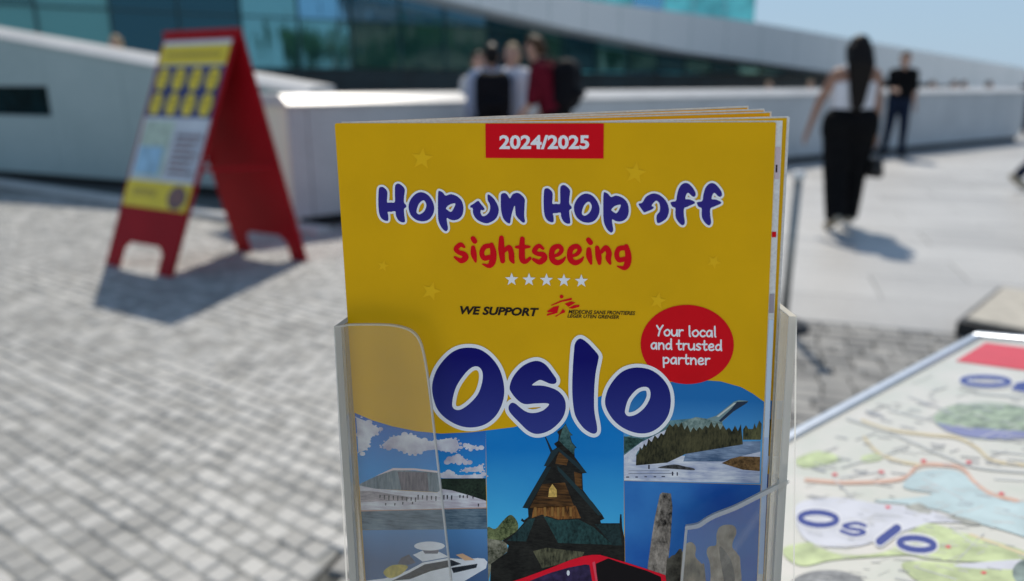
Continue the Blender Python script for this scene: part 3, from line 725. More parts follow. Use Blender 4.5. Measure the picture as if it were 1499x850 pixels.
box('slab', (.03, .03, .0785), (1.27, .87, .092), mat('sand concrete', (.44, .415, .36), .8, noise=.2, scale=12, bump=.3), blk, .006)

# ------------------------------------------------------------------ print helpers: flat ink shapes on a surface
class Surf:
    """a flat printed surface: origin o, right u, down v, normal w (towards the reader)"""
    def __init__(s, o, u, v): s.o, s.u, s.v = Vector(o), Vector(u).normalized(), Vector(v).normalized(); s.w = s.v.cross(s.u).normalized()
    def uv(s, x, y, w=0.0):
        p = on_plane(x, y, s.o+s.w*w, s.w)-s.o; return Vector((p.dot(s.u), p.dot(s.v)))
    def pt(s, a, b, w=0.0): return s.o+s.u*a+s.v*b+s.w*w
def spline(pts, closed=True, n=6):
    P = [np.array(p, float) for p in pts]; out = []; N = len(P)
    for i in range(N if closed else N-1):
        if closed: p0, p1, p2, p3 = P[(i-1) % N], P[i], P[(i+1) % N], P[(i+2) % N]
        else: p0, p1, p2, p3 = P[max(i-1, 0)], P[i], P[i+1], P[min(i+2, N-1)]
        for k in range(n):
            t = k/n
            out.append(0.5*((2*p1)+(-p0+p2)*t+(2*p0-5*p1+4*p2-p3)*t*t+(-p0+3*p1-3*p2+p3)*t**3))
    if not closed: out.append(P[-1])
    return out
def disc_poly(x, y, rx, ry=None, n=20, rot=0.0):
    ry = ry or rx; c, s_ = math.cos(rot), math.sin(rot)
    return [(x+rx*math.cos(t)*c-ry*math.sin(t)*s_, y+rx*math.cos(t)*s_+ry*math.sin(t)*c) for t in (2*math.pi*k/n for k in range(n))]
def stroke_polys(pts, closed=False, smooth=True, n=5):
    """brush stroke through (x, y, r) points -> overlapping polygons"""
    P = spline(pts, closed, n) if smooth and len(pts) > 2 else [np.array(p, float) for p in pts]
    out = []
    for x, y, r in P: out.append(disc_poly(x, y, max(r, .05), n=12))
    Q = P+[P[0]] if closed else P
    for a, b in zip(Q[:-1], Q[1:]):
        d = b[:2]-a[:2]; L = np.hypot(*d)
        if L < 1e-6: continue
        nx, ny = -d[1]/L, d[0]/L
        out.append([(a[0]+nx*a[2], a[1]+ny*a[2]), (a[0]-nx*a[2], a[1]-ny*a[2]), (b[0]-nx*b[2], b[1]-ny*b[2]), (b[0]+nx*b[2], b[1]+ny*b[2])])
    return out
def ink(name, S, w, m, union=(), fills=(), parent=None, px=True):
    """union: overlapping polygons merged into one area; fills: (outer, holes) polygons; all in photo pixels on the surface"""
    V, Fc = [], []
    tr = (lambda p: S.uv(p[0], p[1], w)) if px else (lambda p: Vector((p[0], p[1])))
    if union:
        vs, fs = [], []
        for poly in union:
            b = len(vs); q = [tr(p)*1000 for p in poly]
            ar = sum(q[i].x*q[(i+1) % len(q)].y-q[(i+1) % len(q)].x*q[i].y for i in range(len(q)))
            if ar < 0: q = q[::-1]
            vs += q; fs.append(list(range(b, b+len(q))))
        ov, oe, of, _a, _b, src = delaunay_2d_cdt(vs, [], fs, 1, 1e-5)
        of = [f for f, q in zip(of, src) if len(q)]
        V += [S.pt(v.x/1000, v.y/1000, w) for v in ov]; Fc += [tuple(f) for f in of]
    for outer, holes in fills:
        loops = [[Vector((*tr(p), 0)) for p in lp_] for lp_ in [outer]+list(holes)]
        fl = [q for lp_ in loops for q in lp_]; b = len(V)
        V += [S.pt(q.x, q.y, w) for q in fl]
        Fc += [tuple(b+i for i in t) for t in tessellate_polygon(loops)]
    bm = bmesh.new(); bv = [bm.verts.new(v) for v in V]
    for f in Fc:
        try: fc = bm.faces.new([bv[i] for i in f])
        except ValueError: continue
        fc.normal_update()
        if fc.normal.dot(S.w) < 0: fc.normal_flip()
    me = bpy.data.meshes.new(name); bm.to_mesh(me); bm.free()
    return link(name, me, m, parent)
def text_polys(txt, shear=0.0, bold=0.0):
    c = bpy.data.curves.new('t', 'FONT'); c.body = txt; c.shear = shear; c.offset = bold; c.resolution_u = 3
    o = bpy.data.objects.new('t', c); col.objects.link(o); dg = bpy.context.evaluated_depsgraph_get()
    me = bpy.data.meshes.new_from_object(o.evaluated_get(dg)); V = [tuple(v.co[:2]) for v in me.vertices]; Fc = [tuple(p.vertices) for p in me.polygons]
    bpy.data.objects.remove(o); bpy.data.meshes.remove(me)
    return V, Fc
def text_ink(name, S, w, m, txt, p0, p1, hgt, parent, shear=0.0, bold=0.0):
    """text whose baseline runs from pixel p0 to p1 with cap height hgt pixels"""
    V, Fc = text_polys(txt, shear, bold); xs = [v[0] for v in V]; ys = [v[1] for v in V]
    x0, x1, y1 = min(xs), max(xs), max(ys); V2 = []
    for x, y in V:
        t = (x-x0)/(x1-x0); q = S.uv(p0[0]+(p1[0]-p0[0])*t, p0[1]+(p1[1]-p0[1])*t-y/y1*hgt, w); V2.append(S.pt(q.x, q.y, w))
    o = pyd(name, V2, Fc, m, parent)
    return o
# hand-lettered alphabet: strokes in a box, x to the right, y down, x-height 0..1 (ascender at -0.6, descender at 1.5)
FONT = {
 'Y': (.85, [[(.05, -.55), (.38, .1)], [(.8, -.6), (.45, .1), (.25, 1)]]),
 'o': (.85, [[(.42, .05), (.08, .4), (.2, .9), (.55, .95), (.78, .5), (.6, .1), (.42, .05)]]),
 'u': (.85, [[(.08, .08), (.1, .7), (.35, .98), (.68, .7), (.74, .08)], [(.74, .08), (.78, 1)]]),
 'r': (.62, [[(.1, .05), (.12, 1)], [(.12, .45), (.32, .1), (.58, .1)]]),
 'l': (.38, [[(.14, -.6), (.16, .75), (.24, 1)]]),
 'c': (.72, [[(.64, .2), (.4, .05), (.1, .35), (.14, .8), (.4, 1), (.66, .85)]]),
 'a': (.85, [[(.66, .2), (.4, .04), (.1, .4), (.18, .9), (.5, .9), (.68, .4)], [(.68, .08), (.74, 1)]]),
 'n': (.85, [[(.1, .05), (.12, 1)], [(.12, .5), (.4, .08), (.68, .3), (.72, 1)]]),
 'd': (.88, [[(.66, .3), (.4, .1), (.1, .45), (.18, .9), (.5, .92), (.7, .5)], [(.72, -.6), (.72, .5), (.78, 1)]]),
 't': (.7, [[(.32, -.45), (.3, .7), (.42, .98), (.62, .9)], [(.05, .12), (.62, .08)]]),
 's': (.72, [[(.6, .12), (.35, .04), (.14, .25), (.35, .5), (.6, .72), (.4, .98), (.1, .88)]]),
 'e': (.8, [[(.12, .55), (.6, .45), (.62, .15), (.35, .04), (.1, .4), (.18, .88), (.45, 1), (.7, .85)]]),
 'p': (.85, [[(.1, .05), (.14, 1.55)], [(.12, .3), (.45, .05), (.74, .35), (.6, .85), (.16, .9)]]),
}
def hand_polys(txt, x0, x1, ybase, xh, slope, r):
    adv = []; x = 0
    for ch in txt:
        adv.append(x); x += .55 if ch == ' ' else FONT[ch][0]+.06
    sx = (x1-x0)/x; out = []
    for ch, a in zip(txt, adv):
        if ch == ' ': continue
        for st in FONT[ch][1]:
            pts = []
            for u_, v_ in st:
                X = x0+(a+u_)*sx; pts.append((X, ybase+(v_-1)*xh+slope*(X-x0), r))
            out += stroke_polys(pts, False, True, 4)
    return out

# ------------------------------------------------------------------ map board on its lectern
a_, b_ = R(-6), R(-12)
TN = Vector((math.sin(b_), -math.sin(a_), 1)).normalized(); TP = Vector((.35, .65, .97))
tC = on_plane(1437, 494, TP, TN); tL = on_plane(1167, 640, TP, TN)
tu = (tC-tL).normalized(); tw_ = tu.cross(TN).normalized()           # tu: along the left edge away from camera, tw_: to the right
if tw_.x < 0: tw_ = -tw_
TS = Surf(tC, tw_, -tu)                                               # origin far-left corner, u right, v towards the viewer
if TS.w.z < 0: TS.w = -TS.w
BL, BW = (tC-tL).length+0.19, 0.62
lect = empty('map_lectern', (tC.x-tu.x*BL/2+tw_.x*BW/2, tC.y-tu.y*BL/2+tw_.y*BW/2, 0)); LO = lect.location.copy()
tag(lect, 'tilted map board in a silver frame showing a pale city map', 'map board')
M_alu = mat('anodised frame', (0.62, 0.66, 0.72), 0.28, metal=0.75, noise=.06, scale=60)
M_map = mat('pale map print', (0.55, 0.57, 0.50), 0.22, noise=0.07, scale=26, coat=0.35, col2=(0.66, 0.63, 0.58))
def mp(name, c, n=.1, sc_=40):
    c = tuple(v*.78+w*.22 for v, w in zip(c, (.64, .65, .64)))
    return mat(name, c, 0.22, noise=n, scale=sc_, coat=0.35)
def tpt(a, b, w): return TS.pt(a, b, w)-LO
board = prism('board', [tpt(0, 0, -.014), tpt(BW, 0, -.014), tpt(BW, BL, -.014), tpt(0, BL, -.014)], TS.w*0.0135, M_map, lect)
fw_ = .010
for nm, (a0, b0, a1, b1) in (('left_rail', (-fw_, 0, 0, BL)), ('far_rail', (-fw_, -fw_, BW+fw_, 0)), ('right_rail', (BW, 0, BW+fw_, BL)), ('near_rail', (-fw_, BL, BW+fw_, BL+fw_))):
    prism('rail', [tpt(a0, b0, -.016), tpt(a1, b0, -.016), tpt(a1, b1, -.016), tpt(a0, b1, -.016)], TS.w*0.0195, M_alu, lect, .002)
pc = tC-tu*BL/2+tw_*BW/2-LO
lathe('post', [(.04, .02), (.04, pc.z-.02)], M_steel, lect, (pc.x, pc.y, 0), 20); lathe('foot', [(.24, 0), (.24, .012), (.05, .025)], M_steel, lect, (pc.x, pc.y, 0), 32)
def tink(name, w, m, **k):
    o = ink(name, TS, w*.12, m, parent=board, **k); o.location = -LO; return o
c_red, c_navy = mat('map red band', (.62, .04, .06), .3, noise=.06, scale=30), mat('map navy', (.035, .05, .24), .22, coat=.3)
tink('red_band', .0004, c_red, fills=[([(1399, 528), (1443, 501), (1600, 521), (1600, 555)], [])])
c_land = mp('map green', (.43, .52, .19), .3, 70)
for land in [
    (spline([(1150, 800), (1200, 790), (1215, 783), (1200, 800), (1240, 812), (1300, 806), (1330, 780), (1360, 766), (1410, 780), (1450, 790), (1500, 806), (1520, 815), (1440, 822), (1360, 818), (1330, 812), (1260, 816), (1215, 820), (1175, 828), (1150, 815)]), []),
    (spline([(1325, 822), (1400, 824), (1450, 832), (1530, 836), (1530, 850), (1440, 858), (1360, 855), (1330, 840)]), []),
    (spline([(1262, 668), (1285, 664), (1290, 672), (1265, 676)]), []), (spline([(1165, 672), (1200, 660), (1230, 672), (1180, 684)]), [])]: tink('land_green', .0004, c_land, fills=[land])
tink('fjord_water', .0006, mp('map water', (.40, .54, .56), .15), fills=[(spline([(1322, 708), (1345, 690), (1392, 687), (1425, 702), (1440, 716), (1470, 732), (1530, 742), (1530, 790), (1470, 776), (1420, 762), (1380, 748), (1330, 738), (1280, 733), (1340, 728), (1365, 722), (1330, 716)]), [])])
tink('pale_area', .0005, mp('map lilac', (.56, .57, .64), .12), fills=[(spline([(1165, 740), (1220, 728), (1280, 736), (1340, 742), (1380, 752), (1440, 766), (1370, 764), (1330, 775), (1250, 800), (1180, 790)]), []), (spline([(1400, 826), (1520, 818), (1520, 832), (1430, 832)]), [])])
tink('islet', .0008, mp('map islet', (.22, .22, .17), .5), fills=[(spline([(1325, 743), (1345, 736), (1362, 746), (1358, 752)]), []), (spline([(1386, 757), (1405, 756), (1436, 766), (1420, 768)]), [])])
def rd(pts, r): return stroke_polys([(x, y, r) for x, y in pts], False, True, 5)
tink('main_road', .0010, mp('map orange road', (.62, .33, .20), .08), union=rd([(1180, 702), (1240, 706), (1318, 701), (1345, 681), (1380, 680), (1408, 685), (1425, 704), (1450, 722), (1490, 733)], 2.6))
tink('yellow_road', .0012, mp('map yellow road', (.62, .50, .25), .08), union=rd([(1265, 640), (1283, 660), (1310, 673), (1345, 680)], 2.0)+rd([(1262, 615), (1300, 628), (1360, 636), (1400, 640), (1430, 655), (1455, 674), (1520, 682)], 2.0)+rd([(1420, 782), (1470, 800), (1510, 815)], 1.8))
tink('grey_road', .0014, mp('map grey road', (.45, .46, .44), .08), union=rd([(1240, 612), (1310, 636), (1380, 666), (1430, 684), (1520, 692)], 1.6)+rd([(1400, 822), (1440, 780)], .7)+rd([(1330, 655), (1232, 684)], .8))
rgm = random.Random(5); st_l, tx_l, dot_l = [], [], []
for _ in range(150):
    x, y = rgm.uniform(1175, 1520), rgm.uniform(560, 845)
    if y < 640-(x-1167)*.537+12: continue
    L_ = rgm.uniform(8, 34); a_s = rgm.choice((.2, .25, -.5, -.45, .05))+rgm.uniform(-.08, .08)
    st_l += rd([(x, y), (x+L_*math.cos(a_s), y+L_*math.sin(a_s)*.7)], rgm.uniform(.35, .8))
for _ in range(70):
    x, y = rgm.uniform(1180, 1500), rgm.uniform(575, 840)
    if y < 640-(x-1167)*.537+14: continue
    for q in range(rgm.randint(2, 5)): tx_l.append([(x+q*4.4, y+q*.8), (x+q*4.4+3.2, y+q*.8+.6), (x+q*4.4+3.2, y+q*.8+2.2), (x+q*4.4, y+q*.8+1.6)])
_o = tink('street_grid', .0012, mp('map fine street', (.47, .46, .44), .2), union=st_l); _o['kind'] = 'stuff'
_o = tink('place_names', .0015, mp('map small lettering', (.22, .23, .27), .2), union=tx_l); _o['kind'] = 'stuff'
for x, y in ((1290, 690), (1352, 674), (1418, 676), (1466, 722), (1222, 694), (1300, 742), (1388, 800), (1440, 838)):
    tink('stop_marker', .0017, c_red, fills=[(disc_poly(x, y, 4.2, 2.0, 16, .08), [])])
_o = tink('faint_streets', .0016, mp('map street', (.50, .51, .52), .2), union=sum([rd([(x, y), (x+dx, y+dy)], .7) for x, y, dx, dy in ((1330, 580, 60, 22), (1300, 600, 70, 16), (1400, 590, 70, 3), (1290, 690, -60, 8), (1455, 700, 60, 4), (1450, 660, 60, 5), (1340, 830, 60, 18), (1310, 845, 40, 8), (1220, 700, 30, 30), (1390, 770, 40, 30), (1350, 700, 60, 30), (1280, 752, 40, 4), (1425, 575, 75, 6))], [])); _o['kind'] = 'stuff'
oval = disc_poly(1452, 616, 86, 27, 40, .05)
tink('photo_oval', .0008, mp('map oval green', (.20, .28, .14), .5, 120), fills=[(oval, [])])
tink('oval_caption', .0010, mp('map oval blue', (.09, .10, .32), .1), fills=[([(1369, 618), (1400, 624), (1540, 634), (1530, 636), (1500, 642), (1452, 643), (1410, 638), (1385, 630)], [])])
tink('corner_photo', .0008, mp('map corner photo', (.10, .10, .10), .6, 90), fills=[(disc_poly(1212, 858, 56, 24, 36), [])])
tink('side_photo', .0008, mp('map side photo', (.05, .11, .08), .6, 90), fills=[(disc_poly(1512, 838, 30, 22, 36), [])])
def ring(x, y, rx, ry, r, rot): return stroke_polys([(*p, r) for p in disc_poly(x, y, rx, ry, 24, rot)], True, False)
def sst(x, y, sx, sy, r): return stroke_polys([(x+sx*a, y+sy*b, r) for a, b in ((.9, -.5), (.2, -.95), (-.7, -.55), (-.3, -.1), (.6, .2), (.8, .65), (0, .95), (-.9, .3))], False, True, 5)
def map_oslo(nm, w, grow, m):
    for U_ in (ring(1198, 759, 27, 9.3, 4.3+grow, .06), sst(1249, 774, 20, 9, 2.7+grow), stroke_polys([(1313, 773, 6.5+grow), (1288, 792, 6.5+grow)], False, False), ring(1342, 796, 25.5, 8.6, 4.6+grow, .10),
               ring(1443, 557.5, 35, 6.2, 3.2+grow*.6, .03), sst(1504, 566, 22, 5.5, 3.0+grow*.6)):
        tink(nm, w, m, union=U_)
map_oslo('letter_outline', .0018, 2.6, mp('map white outline', (.72, .72, .74), .03)); map_oslo('letter', .0021, 0.0, c_navy)

# ------------------------------------------------------------------ the brochures
def Rm(yaw, le, ro): return Matrix.Rotation(yaw, 3, 'Z') @ Matrix.Rotation(le, 3, 'X') @ Matrix.Rotation(ro, 3, 'Y')
CR = Rm(R(-5.474), R(-4.681), R(-1.296))
CS = Surf((-0.06047, 0.26045, 1.23563), CR @ Vector((1, 0, 0)), CR @ Vector((0, 0, -1)))
if CS.w.y > 0: CS.w = -CS.w
KP = (0.47, 0.52, 0.56)                                    # light falling on the shaded cover: printed albedo = shown colour / KP
def lin(c): c /= 255.0; return c/12.92 if c <= .04045 else ((c+.055)/1.055)**2.4
def pr(r, g, b): return tuple(min(.92, max(.0015, lin(v)/k)) for v, k in zip((r, g, b), KP))
PR_ROUGH = 0.30
_pm = {}
def pm(r, g, b, n=0.0, s=300, to=None):
    k = (r, g, b, n, s, to)
    if (n >= .2 or to) and s >= 160: s, n = s*2.2, min(.75, n*1.5)
    if k not in _pm: _pm[k] = mat('cover ink %d %d %d' % (r, g, b), pr(r, g, b), PR_ROUGH, noise=n, scale=s, col2=pr(*to) if to else None, spec=.10, detail=8)
    return _pm[k]
def tx(c1, c2, scale, st=(1, 1, 1)):
    """photo texture: two printed tones mixed by fine, directional noise"""
    m = bpy.data.materials.new('photo tone %d %d %d' % c1); m.use_nodes = True; nt = m.node_tree; b = nt.nodes['Principled BSDF']; L = nt.links.new
    b.inputs['Roughness'].default_value = PR_ROUGH; b.inputs['Specular IOR Level'].default_value = .10
    g = nt.nodes.new('ShaderNodeNewGeometry'); mpp = nt.nodes.new('ShaderNodeMapping'); mpp.inputs['Scale'].default_value = st; L(g.outputs['Position'], mpp.inputs[0])
    n1 = nt.nodes.new('ShaderNodeTexNoise'); n1.inputs['Scale'].default_value = scale; n1.inputs['Detail'].default_value = 4; n1.inputs['Roughness'].default_value = .65; L(mpp.outputs[0], n1.inputs['Vector'])
    n2 = nt.nodes.new('ShaderNodeTexNoise'); n2.inputs['Scale'].default_value = 130; n2.inputs['Detail'].default_value = 2; L(g.outputs['Position'], n2.inputs['Vector'])
    ma = nt.nodes.new('ShaderNodeMath'); ma.operation = 'MULTIPLY_ADD'; ma.inputs[1].default_value = .6; L(n1.outputs['Fac'], ma.inputs[0])
    mb = nt.nodes.new('ShaderNodeMath'); mb.operation = 'MULTIPLY'; mb.inputs[1].default_value = .4; L(n2.outputs['Fac'], mb.inputs[0]); L(mb.outputs[0], ma.inputs[2])
    r = nt.nodes.new('ShaderNodeValToRGB'); r.color_ramp.elements[0].position = .36; r.color_ramp.elements[1].position = .64
    r.color_ramp.elements[0].color = (*pr(*c1), 1); r.color_ramp.elements[1].color = (*pr(*c2), 1)
    L(ma.outputs[0], r.inputs[0]); L(r.outputs[0], b.inputs['Base Color']); return m
def grad(name, ct, cb, yt, yb, n=0.0):
    """printed vertical colour gradient between two image rows on the cover"""
    m = bpy.data.materials.new(name); m.use_nodes = True; nt = m.node_tree; b = nt.nodes['Principled BSDF']; L = nt.links.new
    b.inputs['Roughness'].default_value = PR_ROUGH; b.inputs['Specular IOR Level'].default_value = .10
    g = nt.nodes.new('ShaderNodeNewGeometry'); sp_ = nt.nodes.new('ShaderNodeSeparateXYZ'); L(g.outputs['Position'], sp_.inputs[0])
    zt = CS.pt(.07, CS.uv(800, yt).y).z; zb = CS.pt(.07, CS.uv(800, yb).y).z
    mr = nt.nodes.new('ShaderNodeMapRange'); mr.inputs[1].default_value = zb; mr.inputs[2].default_value = zt; L(sp_.outputs[2], mr.inputs[0])
    r = nt.nodes.new('ShaderNodeValToRGB'); r.color_ramp.elements[0].color = (*pr(*cb), 1); r.color_ramp.elements[1].color = (*pr(*ct), 1)
    if n:
        nz = nt.nodes.new('ShaderNodeTexNoise'); nz.inputs['Scale'].default_value = 60; nz.inputs['Detail'].default_value = 5; L(g.outputs['Position'], nz.inputs['Vector'])
        ma = nt.nodes.new('ShaderNodeMath'); ma.operation = 'MULTIPLY_ADD'; ma.inputs[1].default_value = n; L(nz.outputs['Fac'], ma.inputs[0]); 
        mb = nt.nodes.new('ShaderNodeMath'); mb.operation = 'SUBTRACT'; L(mr.outputs[0], mb.inputs[0]); mb.inputs[1].default_value = n*.5
        L(mb.outputs[0], ma.inputs[2]); L(ma.outputs[0], r.inputs[0])
    else: L(mr.outputs[0], r.inputs[0])
    L(r.outputs[0], b.inputs['Base Color']); return m
M_cover = pm(166, 132, 0, .05, 40)
M_page = mat('page edges', (.74, .73, .70), .6, noise=.12, scale=900)
M_pageside = mat('page print', (.62, .61, .63), .4, noise=.2, scale=120)
bro = empty('brochure', CS.pt(.074, .21, 0)); BOo = bro.location.copy()
tag(bro, 'yellow sightseeing brochure at the front of the clear holder, its whole cover facing out', 'brochure', None)
def CP(x, y, w=0.0): q = CS.uv(x, y, w); return CS.pt(q.x, q.y, w)
ctop = [CP(*p) for p in ((490, 184), (490.6, 181), (493, 180), (815, 179.6), (1133, 178.6), (1136, 179.5), (1136, 182))]
cr, cl = CP(1103, 976), CP(543, 976)
CT = .0004
coverf = prism('cover', [p-CS.w*CT-BOo for p in ctop+[cr, cl]], CS.w*CT, M_cover, bro)
lu = CS.uv(490, 180)
def quad(a0, b0, a1, b1, w): return [CS.pt(a0, b0, w), CS.pt(a1, b0, w), CS.pt(a1, b1, w), CS.pt(a0, b1, w)]
def pages_for(root, TL, TR, BR, BL, w, th, dx, m=M_page, n=4):
    o0 = root.location
    for k in range(n):
        wk = w-th*(k+1)/n+th/n*.12; d = CS.u*(dx*(1-.10*k)+random.uniform(-.0001, .0001))+CS.v*random.uniform(-.0007, -.0001)
        prism('page_leaf', [p+d+CS.w*wk-o0 for p in (TL, TR, BR, BL)], CS.w*(th/n*.76), m, root)
pts0 = [ctop[1], ctop[5], cr, cl]
flat = [p-CS.w*((p-CS.o).dot(CS.w)) for p in pts0]
pages_for(bro, *flat, -CT, .0028, .0021, M_page)
prism('back_cover', [p+CS.u*.0016-CS.w*.0036-BOo for p in flat], CS.w*.0003, M_cover, bro)
LW = .00001
def cink(name, layer, m, **k):
    o = ink(name, CS, LW*layer, m, parent=coverf, **k); o.location = -BOo; return o
def z3(*p): return [(480+.1671*a, 600+.1671*b) for a, b in p]
def z4(*p): return [(480+.1671*a, 708+.1671*b) for a, b in p]
def z5(*p): return [(700+.1671*a, 610+.1671*b) for a, b in p]
def z6(*p): return [(700+.1671*a, 708+.1671*b) for a, b in p]
def z7(*p): return [(910+.1671*a, 560+.1671*b) for a, b in p]
def z8(*p): return [(930+.1671*a, 708+.1671*b) for a, b in p]
F_ = lambda pts, sm=False: [(spline(pts, True, 4) if sm else pts, [])]
# -- photo collage: left column, waterfront building and motor boat
cink('photo_sky', 1, grad('photo sky left', (28, 66, 140), (24, 112, 170), 606, 700), fills=F_([(519, 604), (545, 615), (575, 624), (610, 631), (645, 634.5), (690, 632.5), (711, 630), (711.5, 712), (526, 712)]))
cl_m = pm(130, 128, 146, .0, 159, (196, 192, 206))
for c in (z3((430, 310), (520, 230), (600, 215), (720, 200), (800, 240), (900, 270), (1000, 255), (1100, 240), (1170, 260), (1190, 330), (1150, 380), (1050, 370), (960, 350), (860, 360), (760, 400), (660, 380), (560, 340), (470, 335)),
          z3((236, 45), (360, 95), (470, 160), (440, 210), (380, 240), (370, 290), (340, 360), (258, 390)), z3((1190, 320), (1230, 295), (1350, 330), (1250, 350)), z3((1035, 445), (1100, 410), (1180, 405), (1250, 460), (1150, 465), (1060, 465)),
          z3((1150, 540), (1200, 505), (1290, 500), (1365, 470), (1375, 535), (1290, 545)), z3((980, 570), (1050, 540), (1120, 570), (1200, 570), (1380, 560), (1380, 600), (990, 600))):
    cx_, cy_ = sum(p[0] for p in c)/len(c), sum(p[1] for p in c)/len(c); pf = []
    for p in spline(c, True, 2):
        r_ = .7+random.random()**2*3.4; pf.append(disc_poly(max(p[0]*.93+cx_*.07, 519+r_*1.2+(p[1]-604)*.066), min(p[1]*.9+cy_*.1, 698), r_*1.3, r_, 10))
    pf.append([(max(p[0]*.9+cx_*.1, 520+(p[1]-604)*.066), p[1]*.9+cy_*.1) for p in c])
    cink('photo_cloud', 2, cl_m, union=pf)
cink('photo_hill', 3, tx((8, 18, 16), (34, 50, 40), 1100), fills=F_(z3((985, 600), (1382, 598), (1388, 800), (1240, 790), (1100, 760), (970, 720))))
cink('photo_plaza', 3.5, tx((138, 134, 146), (188, 184, 190), 700, (.2, .2, 1.5)), fills=F_(z3((277, 652), (420, 690), (700, 708), (960, 722), (990, 690), (1090, 705), (1240, 748), (1385, 795), (1390, 860), (1200, 862), (900, 872), (600, 885), (290, 885))))
cink('photo_hall', 4, tx((44, 62, 76), (100, 116, 124), 900, (1.5, 1.5, .15)), fills=F_(z3((278, 648), (400, 590), (570, 522), (960, 545), (985, 700), (960, 720), (700, 705), (420, 690), (278, 662))))
cink('photo_hall_glass', 5, tx((44, 46, 58), (98, 94, 102), 1000, (1.6, 1.6, .1)), fills=F_(z3((610, 540), (870, 548), (885, 714), (645, 702))))
cink('photo_hall_roof', 6, pm(170, 164, 168), fills=F_(z3((410, 582), (570, 508), (760, 510), (960, 533), (960, 550), (760, 528), (575, 528))))
cink('photo_hall_ramp', 6, tx((70, 68, 76), (150, 146, 152), 900, (.25, .25, 1.6)), fills=F_(z3((281, 705), (440, 715), (720, 765), (690, 792), (288, 806))))
_o = cink('photo_crowd', 7, pm(34, 34, 40), union=[z3((x, y), (x+13, y), (x+10, y+h), (x+2, y+h)) for x, y, h in [(int(450+i*37+((i*53) % 17)), 742+(i*29) % 26, 30+(i*7) % 16) for i in range(14)]+[(1010, 745, 40), (1040, 745, 36), (1078, 748, 40), (1150, 745, 26), (1180, 748, 24), (1215, 746, 26), (1265, 750, 26), (500, 815, 20), (580, 815, 22), (650, 805, 24), (735, 805, 20), (1312, 820, 26)]]); _o['kind'] = 'stuff'
cink('photo_shore', 7, pm(150, 122, 108), fills=F_(z3((288, 878), (700, 872), (1390, 852), (1390, 862), (700, 884), (288, 890))))
cink('photo_water', 7.5, tx((40, 62, 80), (92, 112, 124), 900, (.2, .2, 1.4)), fills=F_(z4((290, 242), (1390, 214), (1396, 397), (301, 402))))
cink('photo_sea', 8, grad('photo sea', (66, 112, 156), (52, 78, 112), 775, 840, .4), fills=F_([(530.3, 775.5), (713.2, 774.2), (717, 972), (543.2, 972)]))
bw, bd = pm(188, 186, 194, .06, 300), pm(30, 36, 44, .3, 300)
cink('photo_boat_hull', 9, bw, fills=F_(z4((330, 850), (500, 828), (700, 760), (830, 690), (1050, 650), (1200, 662), (1310, 650), (1370, 655), (1397, 685), (1385, 740), (1300, 790), (1200, 850), (1150, 1000), (345, 1000))))
cink('photo_boat_window', 10, bd, fills=F_(z4((560, 850), (720, 775), (850, 705), (1080, 665), (1170, 702), (1090, 722), (900, 765), (720, 835))))
cink('photo_boat_window', 10, bd, fills=F_(z4((1080, 735), (1310, 700), (1300, 735), (1100, 782))))
cink('photo_boat_cabin', 10, bw, fills=F_(z4((745, 622), (830, 585), (980, 598), (1062, 640), (830, 682))))
cink('photo_boat_post', 11, pm(84, 86, 96), fills=F_(z4((825, 575), (975, 580), (960, 612), (850, 612))))
cink('photo_boat_canopy', 12, bw, fills=F_(disc_poly(480+.1671*890, 708+.1671*545, 22.5, 6.6, 28)))
cink('photo_boat_seat', 11, pm(140, 132, 62, .2, 300), fills=F_(z4((486, 772), (570, 712), (700, 720), (640, 792), (540, 826)), True))
cink('photo_boat_seat', 11, pm(168, 140, 112), fills=F_(z4((1120, 622), (1180, 610), (1290, 668), (1200, 672))))
cink('photo_boat_shade', 10.5, pm(66, 70, 82, .2, 300), fills=F_(z4((610, 705), (640, 650), (710, 618), (770, 690), (700, 712))))
# -- middle column, dark timber church and the red bus roof
cink('photo_sky', 1, grad('photo sky middle', (0, 96, 160), (58, 150, 198), 660, 790, .25), fills=F_([(711, 630), (752, 625), (800, 612), (850, 594), (878, 580), (913, 571), (914, 974), (717, 974)]))
cink('photo_tree', 2, tx((18, 32, 16), (104, 116, 78), 900), fills=F_(z6((215, 325), (280, 272), (330, 310), (352, 370), (330, 420), (222, 490), (180, 520), (90, 505), (82, 380), (150, 395)), True))
cink('photo_bush', 2.5, tx((34, 40, 28), (122, 124, 110), 700), fills=F_(z6((82, 480), (250, 505), (262, 590), (120, 700), (85, 900))))
sil = z5((765, 58), (800, 130), (828, 160), (806, 166), (822, 222), (862, 270), (840, 276), (846, 350), (905, 430), (952, 490), (912, 496), (918, 640), (992, 740), (1082, 850))+z6((1106, 306), (1070, 322), (1076, 345), (1238, 345), (1243, 265), (1256, 268), (1262, 380), (1282, 480), (1292, 1590), (64, 1590), (112, 700), (252, 600), (266, 540), (214, 496), (330, 420), (400, 340), (374, 322), (384, 302), (402, 318), (440, 290), (436, 216), (388, 210))+z5((430, 720), (598, 432), (578, 432), (602, 388), (640, 300), (690, 268), (664, 236), (700, 210), (706, 160), (690, 130), (742, 92))
cink('photo_church', 3, tx((6, 8, 9), (30, 32, 30), 900, (.6, .6, 1.6)), fills=F_(sil))
cink('photo_mast', 3, pm(16, 30, 40), union=stroke_polys([(798.5, 640, .8), (803, 650, 1.3), (808, 662, 2.0)], False, False))
dg_, br1, br2 = tx((16, 40, 42), (60, 92, 90), 1000), tx((24, 15, 7), (92, 64, 34), 1000, (.15, .15, 1.7)), tx((40, 24, 10), (124, 84, 42), 900, (1.5, 1.5, .3))
